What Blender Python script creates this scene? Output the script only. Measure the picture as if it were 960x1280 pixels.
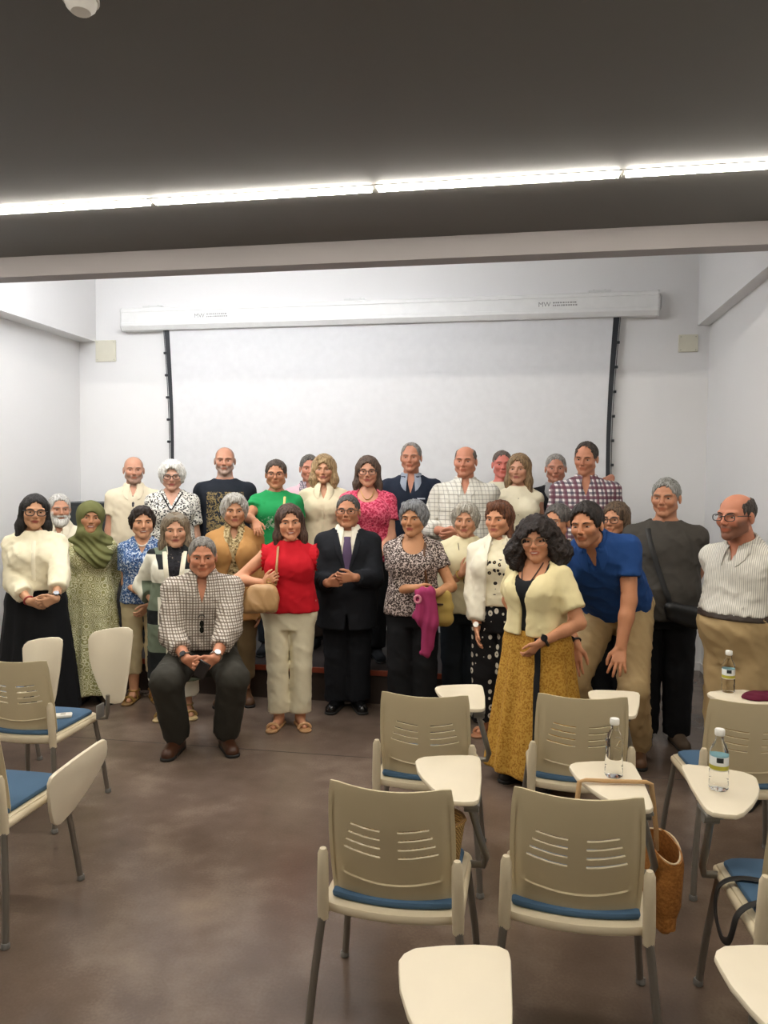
import bpy, bmesh, math, random
import numpy as np
from mathutils import Matrix, Vector

random.seed(4); rng = np.random.default_rng(7)
SC = bpy.context.scene
COL = SC.collection
for o in list(bpy.data.objects): bpy.data.objects.remove(o)

# ------------------------------------------------------------------ camera
FPX = 950.0
CAM = np.array([0., 0., 1.75])
YAW, PITCH, ROLL = math.atan(165/950), math.atan(41/950), .0065
_f = np.array([-math.sin(YAW)*math.cos(PITCH), math.cos(YAW)*math.cos(PITCH), -math.sin(PITCH)])
_r0 = np.cross(_f, [0, 0, 1]); _r0 /= np.linalg.norm(_r0); _u0 = np.cross(_r0, _f)
_u = math.cos(ROLL)*_u0 - math.sin(ROLL)*_r0
_r = math.cos(ROLL)*_r0 + math.sin(ROLL)*_u0
def ray(x, y): return _r*(x-480)/FPX - _u*(y-640)/FPX + _f
def at_z(x, y, z):
    d = ray(x, y); return CAM + d*(z-CAM[2])/d[2]
def at_y(x, y, Y):
    d = ray(x, y); return CAM + d*Y/d[1]
cd = bpy.data.cameras.new('camera'); cam = bpy.data.objects.new('camera', cd); COL.objects.link(cam)
cd.sensor_fit = 'VERTICAL'; cd.sensor_height = 32.0; cd.lens = FPX/1280*32.0; cd.clip_start = .05
M = Matrix(((_r[0], _u[0], -_f[0], CAM[0]), (_r[1], _u[1], -_f[1], CAM[1]), (_r[2], _u[2], -_f[2], CAM[2]), (0, 0, 0, 1)))
cam.matrix_world = M
SC.camera = cam

# ------------------------------------------------------------------ light and exposure
w = bpy.data.worlds.new('world'); SC.world = w; w.use_nodes = True
w.node_tree.nodes['Background'].inputs[0].default_value = (.5, .5, .52, 1)
w.node_tree.nodes['Background'].inputs[1].default_value = .2
STRIP_POWER = 46.0        # emission of the ceiling strips over the seats
COVE_POWER = 58.0         # emission of the strip behind the beam that washes the end wall
SC.view_settings.view_transform = 'Standard'; SC.view_settings.look = 'None'
SC.view_settings.exposure = 0.66; SC.view_settings.gamma = 1.0
SC.view_settings.use_curve_mapping = False
SC.cycles.use_denoising = True

# ------------------------------------------------------------------ materials
class NT:
    def __init__(s, name):
        s.m = bpy.data.materials.new(name); s.m.use_nodes = True; s.t = s.m.node_tree
        s.b = s.t.nodes['Principled BSDF']; s._co = None
    def n(s, typ, ins=None, **kw):
        nd = s.t.nodes.new(typ)
        for k, v in kw.items(): setattr(nd, k, v)
        for k, v in (ins or {}).items(): s.put(nd.inputs[k], v)
        return nd
    def put(s, sock, v):
        if isinstance(v, bpy.types.NodeSocket): s.t.links.new(v, sock)
        elif isinstance(v, (tuple, list)) and sock.type == 'RGBA': sock.default_value = (*v[:3], 1)
        else: sock.default_value = v
    def co(s):
        if s._co is None: s._co = s.n('ShaderNodeTexCoord').outputs['Object']
        return s._co
    def math(s, op, a, b=0., c=None):
        nd = s.n('ShaderNodeMath', {0: a, 1: b}, operation=op)
        if c is not None: s.put(nd.inputs[2], c)
        return nd.outputs[0]
    def xyz(s, v=None):
        nd = s.n('ShaderNodeSeparateXYZ', {0: v if v is not None else s.co()}); return nd.outputs
    def mix(s, fac, a, b):
        nd = s.n('ShaderNodeMix', data_type='RGBA'); s.put(nd.inputs['Factor'], fac)
        s.put(nd.inputs[6], a); s.put(nd.inputs[7], b); return nd.outputs[2]
    def noise(s, scale, detail=3, rough=.5, dist=0., vec=None):
        return s.n('ShaderNodeTexNoise', {'Vector': vec if vec is not None else s.co(), 'Scale': scale, 'Detail': detail, 'Roughness': rough, 'Distortion': dist}).outputs['Fac']
    def vor(s, scale, feature='F1', vec=None, rnd=1.):
        return s.n('ShaderNodeTexVoronoi', {'Vector': vec if vec is not None else s.co(), 'Scale': scale, 'Randomness': rnd}, feature=feature)
    def ramp(s, fac, stops, mode='LINEAR'):
        nd = s.n('ShaderNodeValToRGB', {0: fac}); cr = nd.color_ramp; cr.interpolation = mode
        while len(cr.elements) < len(stops): cr.elements.new(.5)
        for e, (p, c) in zip(cr.elements, stops): e.position = p; e.color = (*c[:3], 1)
        return nd.outputs[0]
    def scaled(s, sx, sy, sz):
        return s.n('ShaderNodeMapping', {'Vector': s.co(), 'Scale': (sx, sy, sz)}).outputs[0]
    def bump(s, h, strength=.3, dist=.01):
        nd = s.n('ShaderNodeBump', {'Height': h, 'Strength': strength, 'Distance': dist}); s.put(s.b.inputs['Normal'], nd.outputs[0])
    def done(s, col, rough=.6, metal=0., spec=.5):
        s.put(s.b.inputs['Base Color'], col); s.put(s.b.inputs['Roughness'], rough); s.b.inputs['Metallic'].default_value = metal
        s.b.inputs['Specular IOR Level'].default_value = spec
        return s.m
def hx(h):
    c = [int(h[i:i+2], 16)/255 for i in (0, 2, 4)]
    return tuple(x/12.92 if x < .04045 else ((x+.055)/1.055)**2.4 for x in c)
_MC = {}
def cached(f):
    def g(*a):
        k = (f.__name__,)+a
        if k not in _MC: _MC[k] = f(*a)
        return _MC[k]
    return g
def vary(t, col, amt=.12, scale=9):
    c = col if isinstance(col, bpy.types.NodeSocket) else hx(col)
    n = t.noise(scale, 4)
    v = t.math('MULTIPLY_ADD', n, 2*amt, 1-amt)
    return t.n('ShaderNodeMix', {'Factor': 1., 6: c, 7: t.n('ShaderNodeCombineColor', {0: v, 1: v, 2: v}).outputs[0]}, data_type='RGBA', blend_type='MULTIPLY').outputs[2]
@cached
def plain(h, rough=.6, metal=0., amt=.06, spec=.5):
    t = NT('plain_'+h); return t.done(vary(t, h, amt, 14), rough, metal, spec)
@cached
def cloth(h, amt=.12, rough=.85):
    t = NT('cloth_'+h); c = vary(t, h, amt, 7)
    t.bump(t.noise(260, 2), .15, .002); return t.done(c, rough, 0, .25)
@cached
def plaid(base, l1, l2, fx, fz, wd):
    t = NT('plaid'); o = t.xyz(); c = hx(base)
    x = t.math('ADD', o[0], t.math('MULTIPLY', o[1], .35))
    def line(v, f, ph, w): return t.math('LESS_THAN', t.math('FRACT', t.math('MULTIPLY_ADD', v, f, ph)), w)
    c = t.mix(t.math('MULTIPLY', line(o[2], fz, .3, wd), .75), c, hx(l1))
    c = t.mix(t.math('MULTIPLY', line(x, fx, .1, wd), .75), c, hx(l1))
    c = t.mix(t.math('MULTIPLY', line(o[2], fz*.5, .6, wd*.6), .7), c, hx(l2))
    c = t.mix(t.math('MULTIPLY', line(x, fx*.5, .65, wd*.6), .7), c, hx(l2))
    return t.done(vary(t, c, .08), .85, 0, .25)
@cached
def vstripe(base, l1, fx, wd):
    t = NT('pinstripe'); o = t.xyz()
    x = t.math('ADD', o[0], t.math('MULTIPLY', o[1], .35))
    m = t.math('LESS_THAN', t.math('FRACT', t.math('MULTIPLY', x, fx)), wd)
    return t.done(vary(t, t.mix(m, hx(base), hx(l1)), .08), .85, 0, .25)
@cached
def hstripe(a, b, fz, wd):
    t = NT('striped_knit'); o = t.xyz()
    z = t.math('ADD', o[2], t.math('MULTIPLY', t.noise(4, 1), .02))
    m = t.math('LESS_THAN', t.math('FRACT', t.math('MULTIPLY', z, fz)), wd)
    return t.done(vary(t, t.mix(m, hx(a), hx(b)), .08), .9, 0, .2)
@cached
def floral(a, b, c, scale, p1, p2):
    t = NT('printed_cloth'); n = t.noise(scale, 4, .6, 1.8)
    v = t.vor(scale*1.3).outputs['Distance']
    k = t.math('MULTIPLY_ADD', v, .35, t.math('MULTIPLY', n, .8))
    return t.done(t.ramp(k, [(0, hx(a)), (p1, hx(b)), (p2, hx(c))], 'CONSTANT'), .85, 0, .25)
@cached
def lace(a, b, scale):
    t = NT('circle_lace'); v = t.vor(scale, vec=t.scaled(1, .6, 1), rnd=.55).outputs['Distance']
    s_ = t.math('SINE', t.math('MULTIPLY', v, 26.)); k = t.math('GREATER_THAN', t.math('ADD', s_, t.math('MULTIPLY', t.noise(120, 2), .9)), .55)
    return t.done(t.mix(k, hx(a), hx(b)), .85, 0, .25)
@cached
def blocks(fx, fz):
    t = NT('block_print'); o = t.xyz()
    x = t.math('FLOOR', t.math('MULTIPLY', t.math('ADD', o[0], t.math('MULTIPLY', o[1], .3)), fx)); z = t.math('FLOOR', t.math('MULTIPLY', o[2], fz))
    r = t.n('ShaderNodeTexWhiteNoise', {'Vector': t.n('ShaderNodeCombineXYZ', {0: x, 1: z}).outputs[0]}, noise_dimensions='2D').outputs['Value']
    return t.done(vary(t, t.ramp(r, [(0, hx('1c1f20')), (.4, hx('6f7a68')), (.66, hx('e3e0cf'))], 'CONSTANT'), .1), .85, 0, .25)
@cached
def dots(a, b, scale, p):
    t = NT('dotted_cloth'); v = t.vor(scale, vec=t.scaled(1, .6, .75), rnd=.35).outputs['Distance']
    k = t.math('MULTIPLY', t.math('LESS_THAN', v, p), t.math('GREATER_THAN', v, p*.35))
    return t.done(t.mix(k, hx(a), hx(b)), .85, 0, .25)
@cached
def hairmat(h, h2, stretch):
    t = NT('hair'); v = t.scaled(60, 60, 60 if not stretch else 7)
    n = t.noise(1.6, 4, .6, .6, v)
    t.bump(n, .8, .012)
    return t.done(t.ramp(n, [(.36, hx(h2)), (.60, hx(h))]), .5, 0, .35)
@cached
def graphic_tee(base, ink, ink2, x0, x1, z0, z1, scale, p):
    t = NT('graphic_tee'); o = t.xyz()
    ins = t.math('MULTIPLY', t.math('MULTIPLY', t.math('GREATER_THAN', o[0], x0), t.math('LESS_THAN', o[0], x1)),
                 t.math('MULTIPLY', t.math('GREATER_THAN', o[2], z0), t.math('MULTIPLY', t.math('LESS_THAN', o[2], z1), t.math('LESS_THAN', o[1], -.02))))
    n = t.noise(scale, 4, .6, 1.2); k = t.math('MULTIPLY', ins, t.math('GREATER_THAN', n, p))
    return t.done(vary(t, t.mix(k, hx(base), t.mix(t.noise(50), hx(ink), hx(ink2))), .08), .85, 0, .25)
@cached
def flower_tee(base, z0, z1, x0, x1):
    t = NT('flower_tee'); o = t.xyz()
    ins = t.math('MULTIPLY', t.math('MULTIPLY', t.math('GREATER_THAN', o[0], x0), t.math('LESS_THAN', o[0], x1)),
                 t.math('MULTIPLY', t.math('GREATER_THAN', o[2], z0), t.math('MULTIPLY', t.math('LESS_THAN', o[2], z1), t.math('LESS_THAN', o[1], 0.))))
    v = t.vor(34., vec=t.scaled(1, .3, 1)); d = v.outputs['Distance']
    k = t.math('MULTIPLY', ins, t.math('LESS_THAN', d, .42)); k2 = t.math('LESS_THAN', d, .12)
    pick = t.math('GREATER_THAN', t.xyz(v.outputs['Color'])[0], .45)
    return t.done(t.mix(t.math('MULTIPLY', k, pick), hx(base), t.mix(k2, hx('2b2420'), hx('c9a86a'))), .85, 0, .25)
def skin_mat():
    t = NT('skin'); a = t.n('ShaderNodeAttribute', attribute_name='Col').outputs['Color']
    t.b.inputs['Subsurface Weight'].default_value = .0
    return t.done(vary(t, a, .05, 60), .52, 0, .35)
SKIN = skin_mat()
def eye_mat():
    t = NT('eye'); o = t.xyz(t.n('ShaderNodeTexCoord').outputs['UV'])
    x = t.math('SUBTRACT', o[0], .5); z = t.math('MULTIPLY', t.math('SUBTRACT', o[1], .5), .5)
    d = t.math('SQRT', t.math('ADD', t.math('MULTIPLY', x, x), t.math('MULTIPLY', z, z)))
    return t.done(t.ramp(d, [(0, (.004, .003, .002)), (.10, (.03, .015, .008)), (.21, (.40, .34, .30)), (.47, (.16, .09, .07))], 'CONSTANT'), .25, 0, .5)
EYE = eye_mat()

# ------------------------------------------------------------------ object helpers
def prop(o, label=None, cat=None, group=None, kind=None):
    if label: o['label'] = label
    if cat: o['category'] = cat
    if group: o['group'] = group
    if kind: o['kind'] = kind
    return o
def mesh_np(name, V, Fc, smooth=True):
    me = bpy.data.meshes.new(name)
    V = np.asarray(V, np.float32)
    if isinstance(Fc, np.ndarray) and Fc.ndim == 2 and len(Fc):
        k = Fc.shape[1]; me.vertices.add(len(V)); me.vertices.foreach_set('co', V.ravel())
        me.loops.add(Fc.size); me.loops.foreach_set('vertex_index', Fc.astype(np.int32).ravel())
        me.polygons.add(len(Fc)); me.polygons.foreach_set('loop_start', np.arange(0, Fc.size, k, dtype=np.int32))
        me.update(calc_edges=True)
    else:
        me.from_pydata(V.tolist(), [], [list(map(int, f)) for f in Fc])
    if smooth: me.polygons.foreach_set('use_smooth', np.ones(len(me.polygons), bool))
    return me
def obj(name, me, mat=None, parent=None, loc=None):
    o = bpy.data.objects.new(name, me); COL.objects.link(o)
    if mat is not None and me is not None and not me.materials: me.materials.append(mat)
    if parent is not None: o.parent = parent
    if loc is not None: o.location = loc
    return o
def empty(name, loc=(0, 0, 0), rz=0.):
    o = bpy.data.objects.new(name, None); COL.objects.link(o); o.location = loc; o.rotation_euler.z = rz; o.empty_display_size = .1
    return o
class MB:                                   # collects shapes into one mesh
    def __init__(s): s.v = []; s.f = []
    def add(s, V, Fc):
        b = len(s.v); s.v += [tuple(map(float, p)) for p in V]; s.f += [[i+b for i in f] for f in Fc]; return s
    def box(s, lo, hi):
        (a, b, c), (d, e, g) = lo, hi
        return s.add([(a,b,c),(d,b,c),(d,e,c),(a,e,c),(a,b,g),(d,b,g),(d,e,g),(a,e,g)],
                     [(0,3,2,1),(4,5,6,7),(0,1,5,4),(1,2,6,5),(2,3,7,6),(3,0,4,7)])
    def tube(s, pts, r, n=8, closed=False, flat=1.):
        P = np.array(pts, float); m = len(P); R = np.broadcast_to(np.asarray(r, float), (m,))
        T = np.zeros_like(P)
        for i in range(m):
            a, b = (P[(i-1) % m], P[(i+1) % m]) if closed else (P[max(i-1, 0)], P[min(i+1, m-1)])
            T[i] = (b-a)/max(np.linalg.norm(b-a), 1e-9)
        up = np.array([0, 0, 1.]) if abs(T[0][2]) < .9 else np.array([0, 1., 0])
        V = []
        for i in range(m):
            x = np.cross(T[i], up); nx = np.linalg.norm(x)
            x = x/nx if nx > 1e-6 else np.array([1., 0, 0]); y = np.cross(x, T[i]); up = y
            for k in range(n):
                a = 2*math.pi*k/n; V.append(P[i]+R[i]*(math.cos(a)*x+math.sin(a)*y*flat))
        Fc = []
        for i in range(m if closed else m-1):
            j = (i+1) % m
            for k in range(n): Fc.append((i*n+k, i*n+(k+1) % n, j*n+(k+1) % n, j*n+k))
        if not closed: Fc.append(tuple(range(n))[::-1]); Fc.append(tuple((m-1)*n+k for k in range(n)))
        return s.add(V, Fc)
    def lathe(s, prof, n=20, c=(0, 0, 0)):
        V = []; m = len(prof)
        for r, z in prof:
            for k in range(n):
                a = 2*math.pi*k/n; V.append((c[0]+r*math.cos(a), c[1]+r*math.sin(a), c[2]+z))
        Fc = [(i*n+k, i*n+(k+1) % n, (i+1)*n+(k+1) % n, (i+1)*n+k) for i in range(m-1) for k in range(n)]
        Fc.append(tuple(range(n))[::-1]); Fc.append(tuple((m-1)*n+k for k in range(n)))
        return s.add(V, Fc)
    def prism(s, poly, z0, z1):
        n = len(poly)
        return s.add([(x, y, z0) for x, y in poly]+[(x, y, z1) for x, y in poly],
                     [tuple(range(n))[::-1], tuple(range(n, 2*n))]+[(i, (i+1) % n, n+(i+1) % n, n+i) for i in range(n)])
    def me(s, name, smooth=False, bevel=0., seg=2):
        me = bpy.data.meshes.new(name); me.from_pydata(s.v, [], s.f)
        bm = bmesh.new(); bm.from_mesh(me)
        if bevel:
            es = [e for e in bm.edges if len(e.link_faces) == 2 and e.calc_face_angle(0) > .5]
            bmesh.ops.bevel(bm, geom=es, offset=bevel, segments=seg, profile=.5, affect='EDGES')
        bmesh.ops.recalc_face_normals(bm, faces=bm.faces)
        bm.to_mesh(me); bm.free()
        if smooth:
            me.polygons.foreach_set('use_smooth', np.ones(len(me.polygons), bool))
            me.set_sharp_from_angle(angle=math.radians(38))
        return me
    def build(s, name, mat, parent=None, smooth=False, bevel=0., seg=2):
        return obj(name, s.me(name, smooth, bevel, seg), mat, parent)
def rect_frame(pts):
    return pts

# ------------------------------------------------------------------ signed-distance modelling
def V3(*a): return np.array(a, float)
def nrm(v): v = np.asarray(v, float); return v/max(np.linalg.norm(v), 1e-9)
def smin(a, b, k):
    h = np.maximum(k-np.abs(a-b), 0)/k; return np.minimum(a, b)-h*h*k*.25
class Fr:                                   # a frame: columns of R are the local axes (side, forward, up)
    def __init__(s, o, R=None, sc=1., sx=1.): s.o = np.asarray(o, float); s.R = np.eye(3) if R is None else R; s.s = sc; s.sx = sx
    def p(s, x, f, z): return s.o + s.R @ (V3(x*s.sx, f, z)*s.s)
    def loc(s, X, Y, Z):
        dx, dy, dz = X-s.o[0], Y-s.o[1], Z-s.o[2]; R = s.R
        return [(R[0, i]*dx+R[1, i]*dy+R[2, i]*dz)/(s.s*(s.sx if i == 0 else 1.)) for i in range(3)]
def rc(a, b, ra, rb, flat=None):
    a, b = np.asarray(a, float), np.asarray(b, float); d = b-a; L2 = max(d@d, 1e-12); m = max(ra, rb)
    lo, hi = np.minimum(a, b)-m, np.maximum(a, b)+m
    ub = d/math.sqrt(L2)
    def ev(X, Y, Z):
        x, y, z = X-a[0], Y-a[1], Z-a[2]
        t = np.clip((x*d[0]+y*d[1]+z*d[2])/L2, 0, 1)
        D = np.sqrt((x-t*d[0])**2+(y-t*d[1])**2+(z-t*d[2])**2)-(ra+t*(rb-ra))
        if flat: D = np.maximum(D, (X-b[0])*ub[0]+(Y-b[1])*ub[1]+(Z-b[2])*ub[2])
        return D
    return lo, hi, ev
def ell(fr, c, r):
    r = np.asarray(r, float); c = np.asarray(c, float); wc = fr.p(*c); m = r.max()*fr.s*fr.sx
    def ev(X, Y, Z):
        q = fr.loc(X, Y, Z); q = [q[i]-c[i] for i in range(3)]
        k0 = np.sqrt(sum((q[i]/r[i])**2 for i in range(3))); k1 = np.sqrt(sum((q[i]/r[i]**2)**2 for i in range(3)))+1e-9
        return k0*(k0-1)/k1*fr.s
    return wc-m, wc+m, ev
def func(lo, hi, ev): return np.asarray(lo, float), np.asarray(hi, float), ev
def axis(lo, hi, coarse, fine=()):
    out = [lo]; x = lo
    while x < hi:
        h = coarse
        for a, b, g in fine:
            if a-coarse <= x <= b: h = min(h, g if x >= a-g else max(g, min(coarse, a-x)))
        x += h; out.append(x)
    return np.array(out)
class Field:
    def __init__(s, xs, ys, zs):
        s.a = (xs, ys, zs); s.F = np.full((len(xs), len(ys), len(zs)), .25)
    def sl(s, lo, hi, m):
        r = []
        for i in range(3):
            a = max(np.searchsorted(s.a[i], lo[i]-m)-1, 0); b = min(np.searchsorted(s.a[i], hi[i]+m)+1, len(s.a[i]))
            if b <= a: return None
            r.append(slice(a, b))
        return tuple(r)
    def grid(s, q): return s.a[0][q[0]][:, None, None], s.a[1][q[1]][None, :, None], s.a[2][q[2]][None, None, :]
    def add(s, prim, k=.01):
        q = s.sl(prim[0], prim[1], max(k, .02))
        if q is None: return s
        s.F[q] = smin(s.F[q], prim[2](*s.grid(q)), k); return s
    def sub(s, prim, k=.004):
        q = s.sl(prim[0], prim[1], max(k, .02))
        if q is None: return s
        s.F[q] = -smin(-s.F[q], prim[2](*s.grid(q)), k); return s
    def cut(s, fn):                         # keep where fn < 0
        q = (slice(None),)*3; s.F = np.maximum(s.F, fn(*s.grid(q))); return s
    def warp(s, fn):
        q = (slice(None),)*3; s.F = s.F+fn(*s.grid(q)); return s
    def mesh(s):
        F = s.F; F[0] = F[-1] = .1; F[:, 0] = F[:, -1] = .1; F[:, :, 0] = F[:, :, -1] = .1
        S = F < 0; nx, ny, nz = F.shape
        c = S[:-1, :-1, :-1].astype(np.int8)
        for i, j, k in ((1,0,0),(0,1,0),(1,1,0),(0,0,1),(1,0,1),(0,1,1),(1,1,1)):
            c = c+S[i:nx-1+i, j:ny-1+j, k:nz-1+k]
        I, J, K = np.nonzero((c > 0) & (c < 8))
        corners = [(i, j, k) for k in (0, 1) for j in (0, 1) for i in (0, 1)]
        val = np.stack([F[I+i, J+j, K+k] for i, j, k in corners], 1)
        pos = np.stack([np.stack([s.a[0][I+i], s.a[1][J+j], s.a[2][K+k]], 1) for i, j, k in corners], 1)
        acc = np.zeros((len(I), 3)); cnt = np.zeros(len(I))
        for p in range(8):
            for b in (1, 2, 4):
                if p & b: continue
                r = p | b; m = (val[:, p] < 0) != (val[:, r] < 0)
                t = val[m, p]/(val[m, p]-val[m, r])
                acc[m] += pos[m, p]+t[:, None]*(pos[m, r]-pos[m, p]); cnt[m] += 1
        V = acc/np.maximum(cnt, 1)[:, None]
        idx = np.full((nx-1, ny-1, nz-1), -1, np.int32); idx[I, J, K] = np.arange(len(I))
        Q = []
        for ax in range(3):
            A = np.moveaxis(S, ax, 0); X = np.moveaxis(idx, ax, 0)
            a = A[:-1, 1:-1, 1:-1]; b = A[1:, 1:-1, 1:-1]
            u, v, w_ = np.nonzero(a != b)
            q = np.stack([X[u, v, w_], X[u, v+1, w_], X[u, v+1, w_+1], X[u, v, w_+1]], 1)
            flip = a[u, v, w_].copy()
            if ax == 1: flip = ~flip
            q[~flip] = q[~flip][:, ::-1]; Q.append(q)
        Q = np.concatenate(Q); Q = Q[(Q >= 0).all(1)]
        return V, Q
def wob(X, Y, Z, f, seed=0.):
    return (np.sin(X*f+1.7*np.sin(Y*f*.7+seed)+seed)*np.sin(Z*f*.9+1.3*np.sin(X*f*.6+2*seed))+np.sin((Y+Z*.4)*f*1.3+seed*3)*np.cos(X*f*.8-seed))*.5
# ------------------------------------------------------------------ people
def rot(ax, a):
    c, s = math.cos(a), math.sin(a)
    return np.array({'x': ((1,0,0),(0,c,-s),(0,s,c)), 'y': ((c,0,s),(0,1,0),(-s,0,c)), 'z': ((c,-s,0),(s,c,0),(0,0,1))}[ax], float)
FLIP = np.diag([1., -1., 1.])
rad = math.radians
KW = np.array([-.08, -.03, 0, .05, .09, .13, .17, .205, .24, .27, .295, .315])
PROF = {'m': (np.array([.080, .100, .103, .100, .098, .099, .103, .105, .098, .078, .050, .034]),
              np.array([.055, .066, .070, .072, .071, .070, .071, .072, .066, .054, .040, .030]),
              np.array([.070, .080, .078, .064, .056, .056, .062, .068, .068, .060, .046, .034])),
        'f': (np.array([.088, .110, .112, .104, .094, .089, .091, .094, .087, .068, .044, .030]),
              np.array([.055, .066, .068, .066, .062, .060, .063, .067, .062, .050, .036, .028]),
              np.array([.075, .086, .082, .062, .052, .052, .058, .063, .062, .055, .042, .030]))}
WW = np.linspace(-.62, .36, 197)
def smooth(v, n=7):
    k = np.ones(n)/n; return np.convolve(np.pad(v, n//2, mode='edge'), k, 'valid')
def torso_prim(T, H, sex, ws=1., belly=0., e=0., wlo=-.07, whi=.31, loose=0., skirt=None, folds=None, fr=None):
    a, bf, bb = [smooth(np.interp(WW, KW, p))*H*ws for p in PROF[sex]]
    bf = bf+belly*np.exp(-((WW-.055)/.07)**2); a = a+belly*.45*np.exp(-((WW-.05)/.07)**2)
    if sex == 'f': bf = bf+.022*np.exp(-((WW-.195)/.028)**2)
    if loose:
        for arr in (a, bf, bb):
            cm = np.maximum.accumulate(np.where(WW[::-1] > .29, 0, arr[::-1]))[::-1]; arr[:] = smooth(np.where(WW < .27, arr*(1-loose)+cm*loose, arr))
    if skirt:
        w0, wd, kk = skirt[0], skirt[1], (skirt[2] if len(skirt) > 2 else .8)       # from w0 (top, H units) flare by wd metres down to wlo
        t = np.clip((w0-WW)/(w0-wlo), 0, 1)
        i0 = np.argmin(abs(WW-max(w0-.09, -.02)))
        for arr in (a, bf, bb): arr[:] = smooth(np.where(WW < w0, np.maximum(np.where(WW > -.02, arr, arr[i0]*.96), arr[i0]*.9)+t*wd*(1 if arr is a else kk), arr))
    a, bf, bb = a+e, bf+e, bb+e
    W = WW*H
    def ev(X, Y, Z):
        x, f, w_ = T.loc(X, Y, Z)
        A = np.interp(w_, W, a); B = np.where(f > 0, np.interp(w_, W, bf), np.interp(w_, W, bb))
        v = (np.abs(x/A)**2.4+np.abs(f/B)**2.4+1e-9)**(1/2.4)
        D = (v-1)*np.minimum(A, B)
        if folds:
            n, am, w0 = folds; th = np.arctan2(f*1.3, x)
            D = D+am*np.clip((w0*H-w_)/(.35*H), 0, 1)*np.sin(n*th+1.5*np.sin(3*th))*np.clip(v, 0, 1.3)
        return np.maximum(D, np.maximum(w_-whi*H, wlo*H-w_))
    m = a.max()+.05; mb = max(bf.max(), bb.max())+.05
    cs = np.array([T.p(sx*m, sf*mb, w_) for sx in (-1, 1) for sf in (-1, 1) for w_ in (wlo*H, whi*H)])
    return cs.min(0), cs.max(0), ev
def ik(a, t, l1, l2, hint):
    d = t-a; L = np.linalg.norm(d); L = min(L, (l1+l2)*.995); d = nrm(d); t = a+d*L
    x = (l1*l1-l2*l2+L*L)/(2*L); h = math.sqrt(max(l1*l1-x*x, 0)); hv = np.asarray(hint, float); hv = hv-d*(hv@d)
    return a+d*x+nrm(hv)*h, t
def hand_prims(wr, d, thumb, side, hs, curl, spread=.12, tcurl=.2):
    d = nrm(d); t = np.asarray(thumb, float); t = nrm(t-d*(t@d)); n = side*np.cross(d, t); k = hs/.18; out = []; tips = []
    offs = (.029, .010, -.010, -.028); lens = (.070, .078, .072, .056); kn = (.088, .092, .088, .080)
    for o, L, q in zip(offs, lens, kn):
        b = wr+d*q*k+t*o*k
        out.append((rc(wr+t*o*.55*k, b, .0135*k, .0115*k), .012))
        p = b; ang = curl*.6; dd = nrm(d+t*o/.03*spread)
        for fr_, r0, r1 in ((.45, .0098, .0088), (.30, .0088, .0080), (.25, .0080, .0068)):
            v = math.cos(ang)*dd+math.sin(ang)*n; e = p+v*L*fr_*k
            out.append((rc(p, e, r0*k, r1*k), .003)); p = e; ang += curl
        tips.append(p)
    b = wr+d*.022*k+t*.024*k; m_ = b+nrm(d*.72+t*.62+n*.25)*.040*k; e = m_+nrm(d*.9+t*.25+n*tcurl)*.032*k; e2 = e+nrm(d*.95+n*tcurl*1.5)*.024*k
    out += [(rc(b, m_, .0145*k, .0115*k), .010), (rc(m_, e, .0108*k, .0095*k), .004), (rc(e, e2, .0095*k, .0075*k), .003)]
    pts = np.array([wr]+tips+[e2, b]); return out, pts.min(0)-.014, pts.max(0)+.014
def head_prims(h, sex, jaw=1., fat=0.):
    P = []; E = lambda c, r: ell(h, c, r); L = lambda a, b, ra, rb: rc(h.p(*a), h.p(*b), ra*h.s, rb*h.s)
    P.append((E((0, -.012, .035), (.0745, .096, .083)), .01))
    P.append((E((0, .026, -.022), (.064+fat*.5, .062, .080)), .03))
    j = .049*jaw+fat
    for s in (-1, 1):
        P += [(L((s*j, .006, -.058), (s*.014, .064, -.098), .023, .0185), .025),
              (E((s*.040, .058, -.026), (.024+fat*.4, .026, .024)), .02),
              (L((s*.012, .083, .021), (s*.046, .070, .022), .0105, .010), .012)]
    P += [(L((0, .066, -.098), (0, .067, -.100), .020, .020), .02),
          (L((0, .090, .006), (0, .106, -.030), .0075, .0115), .010),
          (E((-.011, .097, -.035), (.0085, .010, .008)), .006), (E((.011, .097, -.035), (.0085, .010, .008)), .006),
          (E((0, .083, -.058), (.026, .012, .014)), .012),
          (L((-.019, .083, -.0605), (.019, .083, -.0605), .0050, .0050), .008), (L((-.015, .083, -.0735), (.015, .083, -.0735), .0062, .0062), .008)]
    sub = []
    for s in (-1, 1): sub.append((E((s*.0315, .097, -.001), (.0175, .0155, .0125)), .014))
    sub.append((E((0, .098, -.067), (.024, .008, .0026)), .004))
    for s in (-1, 1): sub.append((L((s*.019, .099, -.036), (s*.034, .083, -.066), .0028, .0022), .008))
    ears = []
    for s in (-1, 1): ears += [(E((s*.0785, -.010, -.006), (.0085, .020, .031)), .006)]
    return P, sub, ears
def sample(fd, p):
    ix = [min(max(np.searchsorted(fd.a[i], p[i])-1, 0), len(fd.a[i])-2) for i in range(3)]
    t = [(p[i]-fd.a[i][ix[i]])/(fd.a[i][ix[i]+1]-fd.a[i][ix[i]]) for i in range(3)]
    v = 0
    for i in (0, 1):
        for j in (0, 1):
            for k in (0, 1):
                v += fd.F[ix[0]+i, ix[1]+j, ix[2]+k]*(t[0] if i else 1-t[0])*(t[1] if j else 1-t[1])*(t[2] if k else 1-t[2])
    return v
def face_f(fd, h, x, z):
    for f in np.arange(.125, .03, -.001):
        if sample(fd, h.p(x, f, z)) < 0: return f
    return .08
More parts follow.
